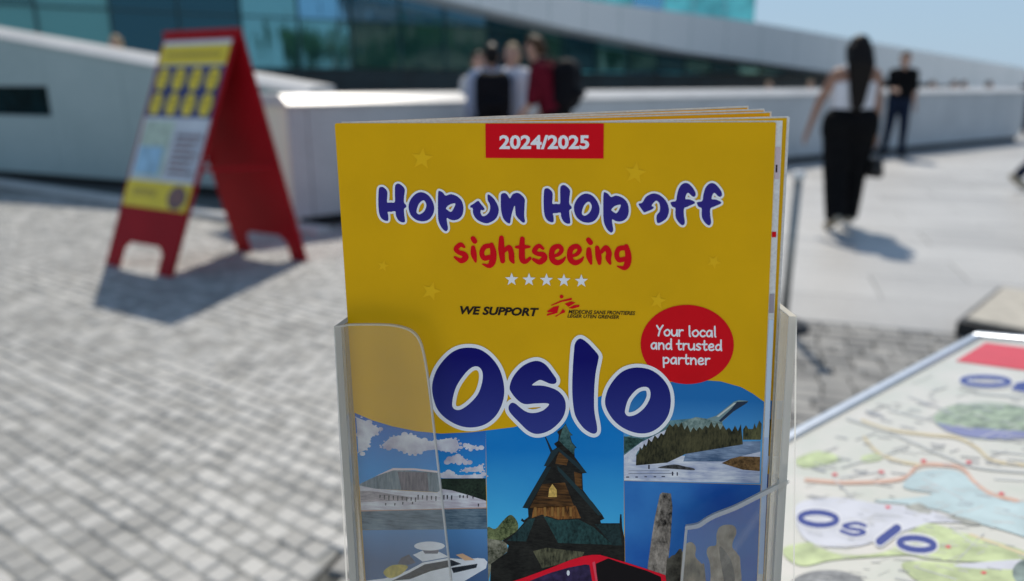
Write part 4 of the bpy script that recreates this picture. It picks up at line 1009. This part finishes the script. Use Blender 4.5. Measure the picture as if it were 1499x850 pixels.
for nm, m_, p_ in (('photo_spire', dg_, z5((742, 96), (765, 64), (798, 130), (822, 158), (800, 166), (816, 222), (850, 262), (838, 330), (760, 262), (706, 205))), ('photo_gable', br1, z5((712, 308), (790, 370), (775, 425), (676, 410), (690, 350))),
    ('photo_timber_wall', br1, z5((560, 590), (760, 575), (842, 790), (450, 800))), ('photo_timber_wall', br1, z5((840, 480), (905, 500), (908, 640), (850, 590))), ('photo_gallery', br2, z6((486, 200), (852, 192), (900, 300), (700, 312), (560, 268), (470, 300))),
    ('photo_roof', tx((7, 22, 24), (34, 66, 66), 1100, (1, 1, .5)), z6((572, 280), (690, 318), (880, 312), (1010, 380), (1180, 535), (700, 518))), ('photo_roof', tx((7, 20, 22), (30, 56, 58), 1100, (1, 1, .5)), z6((440, 310), (500, 300), (420, 505), (250, 500), (340, 420))),
    ('photo_porch', tx((16, 20, 16), (84, 86, 66), 800, (1.4, 1.4, .4)), z6((480, 590), (600, 560), (930, 598), (900, 660), (560, 740), (540, 700))), ('photo_annex_roof', tx((8, 20, 22), (28, 48, 50), 1100), z6((1020, 352), (1236, 352), (1262, 540), (1180, 540)))):
    cink(nm, 4, m_, fills=F_(p_))
cink('photo_window', 5, pm(158, 134, 72, .25, 500), fills=F_(z5((650, 588), (688, 640), (690, 702), (614, 702), (622, 630))))
for x in (490, 575, 640, 690, 735, 800): cink('photo_gallery_post', 5, pm(110, 82, 42), fills=F_(z6((x, 205), (x+20, 205), (x+20, 285), (x, 285))))
cink('photo_eave', 5, pm(22, 38, 44), fills=F_(z5((575, 432), (640, 302), (700, 268), (905, 430), (950, 490), (915, 488), (705, 300), (612, 432))))
cink('photo_eave', 5, pm(24, 42, 46), fills=F_(z5((690, 425), (740, 470), (1000, 745), (1090, 862), (1050, 862), (700, 470))))
cink('photo_eave', 5, pm(20, 34, 38), fills=F_(z5((390, 795), (598, 438), (640, 440), (440, 800))))
cink('photo_bus', 13, pm(196, 10, 34, .06, 200), fills=F_(z6((300, 855), (400, 822), (620, 742), (800, 670), (920, 634), (1000, 622), (1068, 622), (1130, 640), (1300, 690), (1400, 722), (1450, 738), (1640, 800), (1750, 1590), (290, 1590))))
cink('photo_bus_window', 14, pm(36, 30, 58, .3, 200), fills=F_(z6((452, 850), (630, 780), (790, 734), (940, 706), (975, 712), (1000, 860), (1005, 1100), (440, 1100))))
cink('photo_bus_window', 14, pm(10, 8, 12), fills=F_(z6((1030, 700), (1140, 652), (1250, 690), (1480, 762), (1600, 815), (1640, 1100), (1060, 1100))))
cink('photo_bus_trim', 15, pm(206, 60, 76), fills=F_(z6((1000, 690), (1022, 680), (1048, 860), (1052, 1000), (1036, 1000), (1030, 860))))
cink('photo_bus_lamp', 15, pm(196, 196, 200), fills=F_(disc_poly(831.8, 838.5, 2.2, 4, 14)))
# -- right column, ski jump and stone figures
rt = lambda y: 1136-27.5*(y-178.5)/671.5-.6
cink('photo_sky', 1, grad('photo sky right', (20, 86, 142), (62, 126, 172), 575, 640), fills=F_([(913, 571), (950, 563), (990, 558), (1025, 556), (1055, 558), (1085, 566.5), (1102, 576), (rt(588), 588), (rt(709), 709), (913.6, 703)]))
cink('photo_snow', 2, tx((116, 128, 154), (190, 196, 206), 500, (.22, .22, 1.5)), fills=F_(z7((20, 640), (690, 640), (1216, 600), (1208, 880), (22, 855))))
cink('photo_far_slope', 2, tx((44, 76, 86), (86, 122, 130), 700), fills=F_(z7((20, 480), (430, 330), (560, 318), (640, 310), (640, 420), (300, 640), (20, 640))))
cink('photo_jump_hill', 3, tx((52, 76, 76), (116, 136, 132), 900), fills=F_(z7((370, 410), (470, 370), (560, 332), (650, 300), (760, 318), (880, 345), (900, 420), (600, 470), (400, 470))))
cink('photo_inrun', 4, pm(88, 112, 116, .15, 300), fills=F_(z7((740, 318), (830, 288), (985, 166), (1030, 152), (1110, 160), (1100, 176), (980, 252), (876, 348))))
cink('photo_inrun_side', 5, pm(26, 40, 58), fills=F_(z7((1010, 168), (1110, 162), (1098, 178), (980, 252), (870, 345), (850, 335), (960, 230))))
cink('photo_inrun_track', 6, pm(150, 160, 158), fills=F_(z7((830, 296), (985, 178), (1005, 178), (850, 300))))
cink('photo_ground', 3, tx((48, 70, 96), (112, 132, 156), 700, (.25, .25, 1.5)), fills=F_(z7((560, 622), (870, 570), (1060, 515), (1218, 512), (1214, 604), (1060, 640), (880, 690), (700, 690), (540, 690))))
jag = []
for i in range(26):
    x = 395+i*26; y = 395-20*math.sin(i*.5)+(-28 if i % 2 else 14)+((i*37) % 23)-10
    jag.append((x, y))
cink('photo_forest', 6, tx((9, 15, 11), (62, 62, 42), 1100, (1.3, 1.3, .4)), fills=F_(z7((125, 725), (128, 640), (150, 610), (160, 560), (178, 590), (196, 530), (215, 560), (235, 490), (262, 520), (290, 460), (318, 490), (345, 440), (370, 460), *jag, (1062, 540), (870, 572), (560, 624), (400, 700))))
cink('photo_dark_slope', 5, tx((14, 36, 34), (52, 84, 80), 900), fills=F_(z7((20, 470), (110, 484), (150, 486), (195, 500), (22, 622))))
cink('photo_landing', 5.5, tx((140, 148, 164), (200, 204, 210), 600), fills=F_(z7((20, 695), (20, 636), (170, 522), (330, 440), (420, 396), (440, 412), (250, 522), (140, 600), (100, 690), (60, 700))))
cink('photo_forest', 6, tx((16, 24, 20), (78, 80, 52), 1100, (1.3, 1.3, .4)), fills=F_(z7((1062, 500), (1064, 410), (1090, 372), (1110, 405), (1150, 405), (1164, 356), (1180, 400), (1206, 330), (1226, 360), (1220, 500))))
cink('photo_heath', 6, tx((44, 32, 16), (112, 88, 56), 900), fills=F_(z7((875, 705), (960, 665), (1040, 645), (1214, 650), (1210, 775), (1060, 762))))
cink('photo_shrub', 6, pm(46, 48, 50, .5, 500), fills=F_(z7((330, 738), (460, 716), (560, 735), (632, 750), (628, 766), (500, 758), (340, 748)), True))
_o = cink('photo_skiers', 7, pm(40, 42, 58), union=[z7((x, y), (x+w_, y), (x+w_, y+h), (x, y+h)) for x, y, w_, h in ((232, 720, 14, 36), (440, 780, 12, 34), (482, 784, 10, 30), (40, 822, 26, 10), (120, 822, 22, 9), (200, 820, 22, 8), (280, 820, 22, 8), (350, 818, 30, 8), (60, 795, 400, 3), (60, 770, 360, 2))]); _o['kind'] = 'stuff'
cink('photo_sky', 1.5, pm(6, 54, 128, .0, 26, (40, 100, 158)), fills=F_([(913.6, 703.5), (rt(709.5), 709.5), (rt(974), 974), (917, 974)]))
cink('photo_pillar', 2, tx((6, 6, 7), (136, 132, 124), 620, (1, 1, .6)), fills=F_(z8((215, 92), (238, 75), (312, 85), (326, 200), (312, 450), (292, 640), (300, 900), (85, 900), (130, 560), (170, 300))))
cink('photo_figure', 2.5, tx((18, 18, 16), (74, 74, 66), 300), fills=F_(z8((270, 740), (300, 650), (345, 622), (420, 640), (440, 1590), (240, 1590)), True))
cink('photo_figure', 3, tx((58, 57, 50), (126, 122, 108), 200, (1, 1, .5)), fills=F_(z8((430, 560), (455, 520), (495, 512), (530, 556), (528, 640), (580, 700), (612, 780), (640, 1590), (380, 1590), (400, 720)), True))
cink('photo_figure', 3.5, tx((62, 61, 56), (136, 132, 122), 200, (1, 1, .5)), fills=F_(z8((712, 440), (738, 380), (800, 358), (868, 370), (886, 430), (858, 500), (852, 560), (900, 620), (924, 740), (950, 1590), (640, 1590), (660, 800), (625, 610), (645, 552), (702, 540), (712, 500)), True))
cink('photo_arm_shade', 4, tx((50, 52, 52), (92, 92, 90), 250), fills=F_(z8((735, 560), (780, 580), (850, 700), (870, 860), (800, 900), (760, 760)), True))

# -- lettering
M_wo, M_navy, M_redi, M_white = pm(198, 198, 214), grad('cover navy', (36, 28, 98), (34, 32, 104), 268, 330), pm(160, 2, 16, .04, 90), pm(208, 206, 214)
M_oslo = grad('cover city lettering', (0, 0, 82), (34, 44, 108), 525, 630, .15)
def dez(x0, y0, k, pts, dx=0, dy=0): return [(x0+a/k+dx, y0+b/k+dy) for a, b in pts]
Hh = dez(540, 250, 10, [(150, 250), (190, 232), (230, 250), (268, 300), (270, 380), (268, 458), (320, 460), (378, 455), (380, 340), (385, 215), (430, 185), (480, 210), (525, 270), (515, 380), (515, 460), (545, 500), (545, 530), (515, 560), (520, 650), (528, 740), (485, 752), (430, 720), (395, 650), (385, 592), (330, 598), (275, 602), (282, 640), (285, 715), (255, 732), (190, 700), (150, 620), (138, 480), (140, 330)])
Oo = dez(540, 250, 10, [(580, 520), (610, 420), (680, 340), (760, 310), (850, 340), (920, 420), (957, 530), (940, 630), (880, 710), (790, 738), (690, 715), (610, 640)])
Ooh = dez(540, 250, 10, [(705, 550), (740, 470), (800, 430), (838, 480), (835, 540), (800, 600), (740, 635), (700, 610)])
Pp = dez(540, 250, 10, [(1015, 310), (1045, 295), (1085, 318), (1125, 360), (1200, 340), (1290, 370), (1360, 440), (1385, 540), (1370, 640), (1320, 700), (1250, 722), (1190, 712), (1142, 690), (1146, 760), (1158, 845), (1130, 883), (1085, 855), (1045, 795), (1015, 700), (1010, 500)])
Pph = dez(540, 250, 10, [(1130, 545), (1180, 495), (1262, 475), (1250, 530), (1205, 597), (1155, 575)])
OA = dez(660, 250, 10, [(285, 535), (290, 505), (340, 475), (385, 442), (410, 442), (430, 470), (490, 545), (480, 575), (440, 575), (438, 620), (465, 660), (520, 645), (565, 590), (575, 520), (560, 465), (540, 430), (540, 345), (600, 375), (660, 450), (700, 550), (690, 640), (640, 715), (540, 765), (450, 750), (370, 700), (325, 620), (318, 545)])
NN = dez(660, 250, 10, [(735, 345), (780, 322), (820, 340), (865, 400), (900, 345), (960, 320), (1020, 340), (1080, 410), (1080, 500), (1075, 650), (1085, 740), (1055, 755), (1000, 710), (950, 640), (935, 510), (900, 600), (880, 690), (865, 765), (820, 755), (765, 690), (735, 570), (730, 440)])
OB = dez(920, 250, 10, [(150, 480), (205, 460), (250, 385), (320, 340), (390, 330), (470, 360), (550, 440), (590, 540), (585, 630), (540, 710), (430, 765), (410, 660), (455, 590), (458, 500), (430, 445), (395, 440), (340, 505), (370, 530), (350, 560), (240, 605), (215, 590), (155, 505)])
FF = dez(920, 250, 10, [(615, 465), (640, 450), (695, 435), (710, 350), (740, 250), (790, 190), (850, 175), (910, 210), (970, 290), (985, 350), (960, 378), (925, 365), (875, 320), (845, 350), (835, 410), (890, 415), (960, 445), (972, 470), (940, 490), (860, 525), (815, 550), (812, 640), (825, 750), (800, 795), (750, 770), (695, 690), (685, 610), (685, 545), (640, 520)])
sh_ = lambda P, dx, dy: [(x+dx, y+dy) for x, y in P]
title = [(Hh, []), (Oo, [Ooh]), (Pp, [Pph]), (OA, []), (NN, []), (sh_(Hh, 242, 2), []), (sh_(Oo, 242, 2), [sh_(Ooh, 242, 2)]), (sh_(Pp, 242, 2), [sh_(Pph, 242, 2)]), (OB, []), (FF, []), (sh_(FF, 38.5, .2), [])]
def letters(items, lay, m, mo, band, nm):
    for k, (o_, hs) in enumerate(items):
        so = spline(o_, True, 5); sh2 = [spline(h_, True, 5) for h_ in hs]
        un = []
        for loop in [so]+sh2: un += stroke_polys([(x, y, band) for x, y in loop], True, False)
        cink('letter_outline', lay+.15*(k % 5), mo, union=un)
        cink(nm, lay+1, m, fills=[(so, sh2)])
letters(title, 16, M_navy, M_wo, 3.1, 'title_letter')
OOo = dez(620, 480, 5, [(62, 440), (90, 320), (160, 220), (240, 160), (330, 143), (420, 160), (500, 220), (560, 310), (590, 430), (580, 540), (530, 640), (450, 705), (350, 728), (250, 710), (150, 650), (90, 570)])
OOh = dez(620, 480, 5, [(210, 545), (235, 440), (290, 350), (350, 290), (400, 283), (430, 320), (430, 390), (400, 480), (340, 550), (270, 597), (222, 590)])
OSs = dez(620, 480, 5, [(630, 430), (660, 350), (730, 275), (820, 240), (890, 265), (950, 340), (973, 378), (965, 405), (930, 408), (890, 392), (855, 380), (825, 392), (795, 418), (850, 420), (905, 428), (980, 458), (1030, 515), (1040, 590), (1010, 670), (930, 745), (840, 775), (770, 755), (700, 690), (635, 620), (622, 580), (640, 550), (670, 552), (740, 606), (800, 622), (870, 605), (918, 562), (895, 550), (820, 552), (740, 556), (690, 528), (645, 475)])
OSl = dez(780, 480, 5, [(310, 110), (345, 77), (390, 100), (440, 150), (480, 200), (478, 240), (460, 330), (450, 450), (450, 600), (470, 720), (465, 765), (430, 770), (370, 730), (315, 650), (295, 560), (288, 440), (292, 300), (300, 180)])
OSo = dez(780, 480, 5, [(530, 560), (545, 460), (600, 370), (670, 310), (760, 288), (860, 305), (940, 360), (995, 440), (1010, 540), (990, 640), (930, 720), (850, 765), (760, 768), (660, 730), (580, 660)])
OSh = dez(780, 480, 5, [(675, 600), (700, 520), (760, 450), (820, 430), (855, 450), (858, 510), (820, 580), (760, 630), (705, 645), (680, 630)])
bad = disc_poly(1006, 504, 68.3, 58, 56, .03)
cink('badge', 16, M_redi, fills=[(bad, [])])
letters([(OOo, [OOh]), (OSs, []), (OSl, []), (OSo, [OSh])], 18, M_oslo, M_wo, 5.5, 'city_letter')
def badge_text(txt, x0, x1, yb, xh):
    cink('badge_lettering', 17, M_white, union=hand_polys(txt, x0, x1, yb, xh, .02, 1.25))
for w_, x0, x1, yb in (('Your', 961, 1001, 491), ('local', 1007.5, 1050, 492), ('and', 952.5, 985, 510.5), ('trusted', 990, 1058, 511.5), ('partner', 970, 1040, 532)): badge_text(w_, x0, x1, yb, 9.4)
def st(dx, dy, *pts): return stroke_polys([(655+(x+dx)/10, 335+(y+dy)/10, r/10) for x, y, r in pts])
def e_(d): return st(1300+d, 0, (250, 400, 22), (330, 368, 30), (372, 305, 34), (330, 252, 36), (250, 285, 42), (224, 370, 42), (242, 455, 42), (310, 494, 40), (385, 462, 30), (425, 412, 12))
words = [
 st(0, 0, (245, 262, 20), (190, 228, 34), (125, 290, 36), (165, 340, 34), (240, 368, 40), (265, 420, 45), (200, 465, 38), (105, 412, 16)),
 st(0, 0, (375, 140, 38), (400, 180, 38)), st(0, 0, (375, 272, 32), (385, 370, 44), (412, 476, 18)),
 st(0, 0, (645, 242, 34), (545, 262, 38), (502, 345, 36), (535, 425, 38), (620, 412, 36))+st(0, 0, (645, 230, 34), (672, 350, 46), (657, 480, 50), (610, 540, 35), (518, 516, 12)),
 st(0, 0, (790, 130, 36), (790, 300, 48), (808, 470, 36))+st(0, 0, (820, 330, 28), (900, 270, 38), (935, 360, 42), (940, 440, 40), (968, 492, 18)),
 st(0, 0, (1095, 145, 36), (1090, 300, 45), (1095, 440, 45), (1140, 478, 34), (1208, 430, 26))+st(0, 0, (1005, 265, 20), (1100, 262, 34), (1200, 260, 18)),
 st(0, 0, (1402, 288, 20), (1335, 248, 34), (1270, 320, 36), (1320, 362, 34), (1400, 375, 40), (1418, 430, 45), (1350, 484, 40), (1260, 446, 24)),
 e_(0), e_(265),
 st(1300, 0, (765, 160, 38), (795, 200, 38)), st(1300, 0, (770, 300, 36), (775, 400, 45), (802, 505, 20)),
 st(1300, 0, (890, 272, 32), (912, 400, 46), (925, 500, 28))+st(1300, 0, (950, 340, 28), (1020, 275, 40), (1065, 350, 42), (1055, 430, 42), (1082, 505, 20)),
 st(1300, 0, (1300, 275, 38), (1210, 290, 38), (1177, 375, 36), (1212, 452, 38), (1295, 438, 36))+st(1300, 0, (1318, 255, 36), (1347, 380, 46), (1337, 500, 50), (1290, 570, 36), (1188, 546, 10))]
for k, w_ in enumerate(words): cink('subtitle_letter', 17, M_redi, union=w_)
def star(x, y, r, rot=0.0): return [(x+(r if k % 2 == 0 else r*.42)*math.sin(math.pi*k/5+rot), y-(r if k % 2 == 0 else r*.42)*math.cos(math.pi*k/5+rot)) for k in range(10)]
for x, y in ((749, 408.8), (774.4, 409.3), (800, 409.8), (825.5, 410.4), (851, 411.2)): cink('star', 16, M_white, fills=[(star(x, y, 10), [])])
for x, y, r, a in ((618, 232, 17, .1), (930, 253, 17, .15), (561, 389, 9, .2), (631, 426, 15, .3), (1045, 383, 11, .5), (963, 440, 13, .2)): cink('faint_star', 16, pm(174, 142, 14), fills=[(star(x, y, r, a), [])])
cink('date_box', 16, M_redi, fills=[([(710.5, 180.6), (884, 180.4), (883.5, 232), (711, 231)], [])])
def ctext(*a, **k):
    o = text_ink(*a, **k); o.location = -BOo; return o
ctext('date_lettering', CS, LW*17, M_white, '2024/2025', (731, 217), (862.5, 217), 19.5, coverf, bold=.034)
M_ink = pm(26, 18, 16)
ctext('support_lettering', CS, LW*16, M_ink, 'WE SUPPORT', (673.5, 459.2), (789, 462.3), 11.6, coverf, shear=.22, bold=.038)
ctext('charity_lettering', CS, LW*16, M_ink, 'MEDECINS SANS FRONTIERES', (832, 458.6), (930, 461), 5.4, coverf, shear=.25, bold=.018)
ctext('charity_lettering', CS, LW*16, M_ink, 'LEGER UTEN GRENSER', (830.5, 464.6), (906, 466.6), 5.0, coverf, shear=.25, bold=.018)
lg = lambda *p: [(790+a/10, 425+b/10) for a, b in p]
for p_ in (disc_poly(822, 434, 2.8, 2.8, 18), lg((160, 215), (300, 150), (470, 105), (470, 140), (330, 165), (180, 222)), lg((105, 345), (200, 318), (120, 322), (110, 300), (200, 240), (285, 222), (258, 330), (180, 352), (105, 372)),
           lg((365, 195), (460, 158), (528, 178), (420, 240)), lg((420, 258), (500, 215), (585, 208), (580, 240), (480, 268)), lg((220, 378), (290, 340), (340, 268), (375, 300), (365, 325), (300, 348), (240, 386))):
    cink('charity_emblem', 16, M_redi, fills=[(p_, [])])

# -- the brochures behind it
def more(label, w, TRpx, slope, th, dx, yw=0.0):
    tr = CS.uv(*TRpx, w); ang = math.atan(slope); c, s_ = math.cos(ang), math.sin(ang)
    r_ = empty('brochure', CS.pt(.074, .21, w)); tag(r_, label, 'brochure'); o0 = r_.location.copy()
    def Q(a, b, ww): return CS.pt(tr.x+(a-.148)*c-b*s_, tr.y+(a-.148)*s_+b*c, ww)
    P = [Q(0, 0, w), Q(.148, 0, w), Q(.1475, .208, w), Q(.0005, .208, w)]
    cv = prism('cover', [p-CS.w*CT-o0 for p in P], CS.w*CT, M_cover, r_)
    fl = [p-CS.w*w for p in P]
    pages_for(r_, *fl, w-CT, th, dx, M_page, 3)
    prism('back_cover', [p+CS.w*(-th-.0008)-o0 for p in P], CS.w*.0003, M_cover, r_)
    if w > -.006:
        for nm, b0, b1, m_ in (('photo_sky', .098, .126, pm(26, 92, 150)), ('photo_forest', .105, .119, pm(40, 46, 38, .4, 500)), ('photo_snow', .119, .126, pm(150, 160, 178)), ('photo_sky', .126, .207, pm(10, 56, 130, .2, 60))):
            lay = .00002 if nm == 'photo_sky' else .00004
            pyd(nm, [Q(.11, b0, w+lay)-o0, Q(.1476, b0, w+lay)-o0, Q(.1472, b1, w+lay)-o0, Q(.11, b1, w+lay)-o0], [(0, 1, 2, 3)], m_, cv)
    return r_
more('yellow brochure directly behind the front one, its right edge peeping out', -.0042, (1152, 172.5), -.006, .0022, .0011)
more('yellow brochure in the middle of the stack behind the front two', -.0105, (1127, 165), -.011, .0024, .0006)
more('yellow brochure in the stack, second from the back of the holder', -.0160, (1118, 161.5), -.014, .0022, .0005)
more('rearmost yellow brochure leaning on the back of the clear holder', -.0210, (1094, 157.5), -.020, .0020, .0005)
# marks on the exposed margin of the page under the front cover
def pgm(nm, x0, y0, x1, y1, m_, ww=-.00036):
    S_ = [CP(x0, y0, ww), CP(x1, y0, ww), CP(x1-(y1-y0)*.04, y1, ww), CP(x0-(y1-y0)*.04, y1, ww)]
    pyd(nm, [p-BOo for p in S_], [(0, 1, 2, 3)], m_, bro)
ex = lambda y: 1136-27.5*(y-178.5)/671.5
for y0, y1, m_ in ((215, 262, pm(150, 142, 150)), (430, 458, pm(120, 118, 128)), (468, 640, pm(150, 170, 196)), (640, 840, pm(132, 156, 188))): pgm('page_print', ex(y0)+1.2, y0, ex(y0)+8, y1, m_)
pgm('page_print', ex(343)+1, 339, ex(343)+7, 347, M_redi, -.00032); pgm('page_print', ex(246)+2.5, 241, ex(246)+5, 252, M_ink, -.00032)

# ------------------------------------------------------------------ clear holder
def acrylic(name, haze, edge=False, glow=(0, 0, 0)):
    m = bpy.data.materials.new(name); m.use_nodes = True; nt = m.node_tree; L = nt.links.new
    for n in list(nt.nodes):
        if n.type != 'OUTPUT_MATERIAL': nt.nodes.remove(n)
    out = nt.nodes['Material Output']
    t = nt.nodes.new('ShaderNodeBsdfTransparent'); t.inputs[0].default_value = (.995, .995, .99, 1)
    g = nt.nodes.new('ShaderNodeBsdfGlossy'); g.inputs['Roughness'].default_value = .06 if not edge else .2
    fr = nt.nodes.new('ShaderNodeFresnel'); fr.inputs[0].default_value = 1.36
    m1 = nt.nodes.new('ShaderNodeMixShader'); L(fr.outputs[0], m1.inputs[0]); L(t.outputs[0], m1.inputs[1]); L(g.outputs[0], m1.inputs[2])
    d = nt.nodes.new('ShaderNodeBsdfDiffuse'); d.inputs[0].default_value = (.92, .88, .78, 1)
    tl = nt.nodes.new('ShaderNodeBsdfTranslucent'); tl.inputs[0].default_value = (.9, .9, .88, 1)
    dd = nt.nodes.new('ShaderNodeMixShader'); dd.inputs[0].default_value = .5; L(d.outputs[0], dd.inputs[1]); L(tl.outputs[0], dd.inputs[2])
    m2 = nt.nodes.new('ShaderNodeMixShader'); L(m1.outputs[0], m2.inputs[1]); L(dd.outputs[0], m2.inputs[2])
    nz = nt.nodes.new('ShaderNodeTexNoise'); nz.inputs['Scale'].default_value = 45; nz.inputs['Detail'].default_value = 2
    tc = nt.nodes.new('ShaderNodeNewGeometry'); mpn = nt.nodes.new('ShaderNodeMapping'); mpn.inputs['Scale'].default_value = (1, 1, .12); L(tc.outputs['Position'], mpn.inputs[0]); L(mpn.outputs[0], nz.inputs['Vector'])
    mr = nt.nodes.new('ShaderNodeMapRange'); mr.inputs[3].default_value = haze*.55; mr.inputs[4].default_value = haze*1.45; L(nz.outputs['Fac'], mr.inputs[0]); L(mr.outputs[0], m2.inputs[0])
    # glow colour adds a painted pale sheen over what passes straight through
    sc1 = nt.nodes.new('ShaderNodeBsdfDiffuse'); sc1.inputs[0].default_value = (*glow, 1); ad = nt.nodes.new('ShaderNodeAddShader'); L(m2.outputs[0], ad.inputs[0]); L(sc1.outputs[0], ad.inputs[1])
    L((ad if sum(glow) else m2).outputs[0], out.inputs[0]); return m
M_ac, M_ace, M_acs = acrylic('scuffed clear acrylic with sheen', .006, False, (.036, .032, .024)), acrylic('acrylic cut edge', .80, True), acrylic('acrylic side', .08, False, (.10, .09, .06))  # glow brightens the front lip and the side panels through their colour
hold = empty('brochure_holder', CS.pt(.074, .232, -.01)); HO = hold.location.copy()
tag(hold, 'clear acrylic brochure holder with scooped front, packed with yellow brochures', 'brochure holder')
def slabp(name, poly, ext, parent, m0=None):
    """plate: broad faces clear, cut edges frosted"""
    bm = bmesh.new(); n = len(poly); e = Vector(ext)
    a = [bm.verts.new(p-HO) for p in poly]; b = [bm.verts.new(Vector(p)+e-HO) for p in poly]
    bm.faces.new(a); bm.faces.new(b[::-1])
    for i in range(n): bm.faces.new((a[i], b[i], b[(i+1) % n], a[(i+1) % n])).material_index = 1
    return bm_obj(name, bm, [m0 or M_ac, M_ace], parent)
LWF, TH = .0075, .0026
uL = CS.uv(489, 478, LWF).x+TH; uR = CS.uv(1166, 463, LWF).x-TH
lipL = spline([(503, 477), (515, 475.5), (560, 475.5), (585, 478.5), (603, 486), (614, 500), (621, 525), (628, 570), (636, 640)], False, 5)+[(660, 850), (668, 925)]
lipR = [(993, 925), (998, 850), (1004.5, 776)]+spline([(1005.5, 772.5), (1014, 771.5), (1024, 769), (1036, 761), (1050, 754), (1077, 743.5), (1110, 727), (1140, 712), (1154, 705)], False, 4)
vB = .222
poly = [CS.pt(uL, CS.uv(489, 478, LWF).y, LWF)]+[CP(*p, LWF) for p in lipL+lipR]+[CS.pt(uR, CS.uv(1154, 705, LWF).y, LWF), CS.pt(uR, vB, LWF), CS.pt(uL, vB, LWF)]
fp = slabp('front_panel', poly, -CS.w*TH, hold)
for nm, line, r_ in (('edge_highlight', [(489, 478.3)]+lipL, 1.15), ('edge_highlight', lipR[:3], 1.9), ('edge_highlight', lipR[3:], 3.0), ('edge_highlight', [(489.8, 479), (507.5, 850), (514, 980)], 1.2), ('edge_highlight', [(1165.3, 465), (1162, 850), (1160.5, 980)], 1.2)):
    o = ink(nm, CS, LWF+.00012, M_ace, union=stroke_polys([(*p, r_) for p in line], False, False), parent=fp); o.location = -HO  # whitish strips paint bright highlights along the panel edges
BWk = -.027
def side(u, vt, nm):
    P = [CS.pt(u, vt, LWF-.0001), CS.pt(u, vt, BWk), CS.pt(u, vB, BWk), CS.pt(u, vB, LWF-.0001)]
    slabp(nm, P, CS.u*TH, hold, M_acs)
side(uL-TH-.0001, CS.uv(489, 478, LWF).y, 'side_panel'); side(uR+.0001, CS.uv(1166, 463, LWF).y, 'side_panel')
slabp('back_panel', [CS.pt(uL, .02, BWk+.0001), CS.pt(uR, .02, BWk+.0001), CS.pt(uR, vB, BWk+.0001), CS.pt(uL, vB, BWk+.0001)], CS.w*TH, hold)
slabp('base', [CS.pt(uL, vB+.0001, LWF), CS.pt(uR, vB+.0001, LWF), CS.pt(uR, vB+.0001, BWk), CS.pt(uL, vB+.0001, BWk)], CS.v*.003, hold)
# the stand that carries it
sb = CS.pt(.074, vB+.0032, -.01); stn = empty('brochure_stand', (sb.x, sb.y, 0)); tag(stn, 'slim grey metal stand under the clear brochure holder', 'stand')
NO = stn.location.copy()
prism('tray', [CS.pt(a, vB+.0032, w)-NO for a, w in ((uL-.01, .014), (uR+.01, .014), (uR+.01, -.04), (uL-.01, -.04))], CS.v*.006, M_steel, stn, .0012)
zz = (sb+CS.v*.012).z
lathe('pole', [(.016, .02), (.016, zz)], M_steel, stn, (0, 0, 0), 20); lathe('base', [(.15, 0), (.15, .01), (.03, .022)], M_steel, stn, (0, 0, 0), 32)
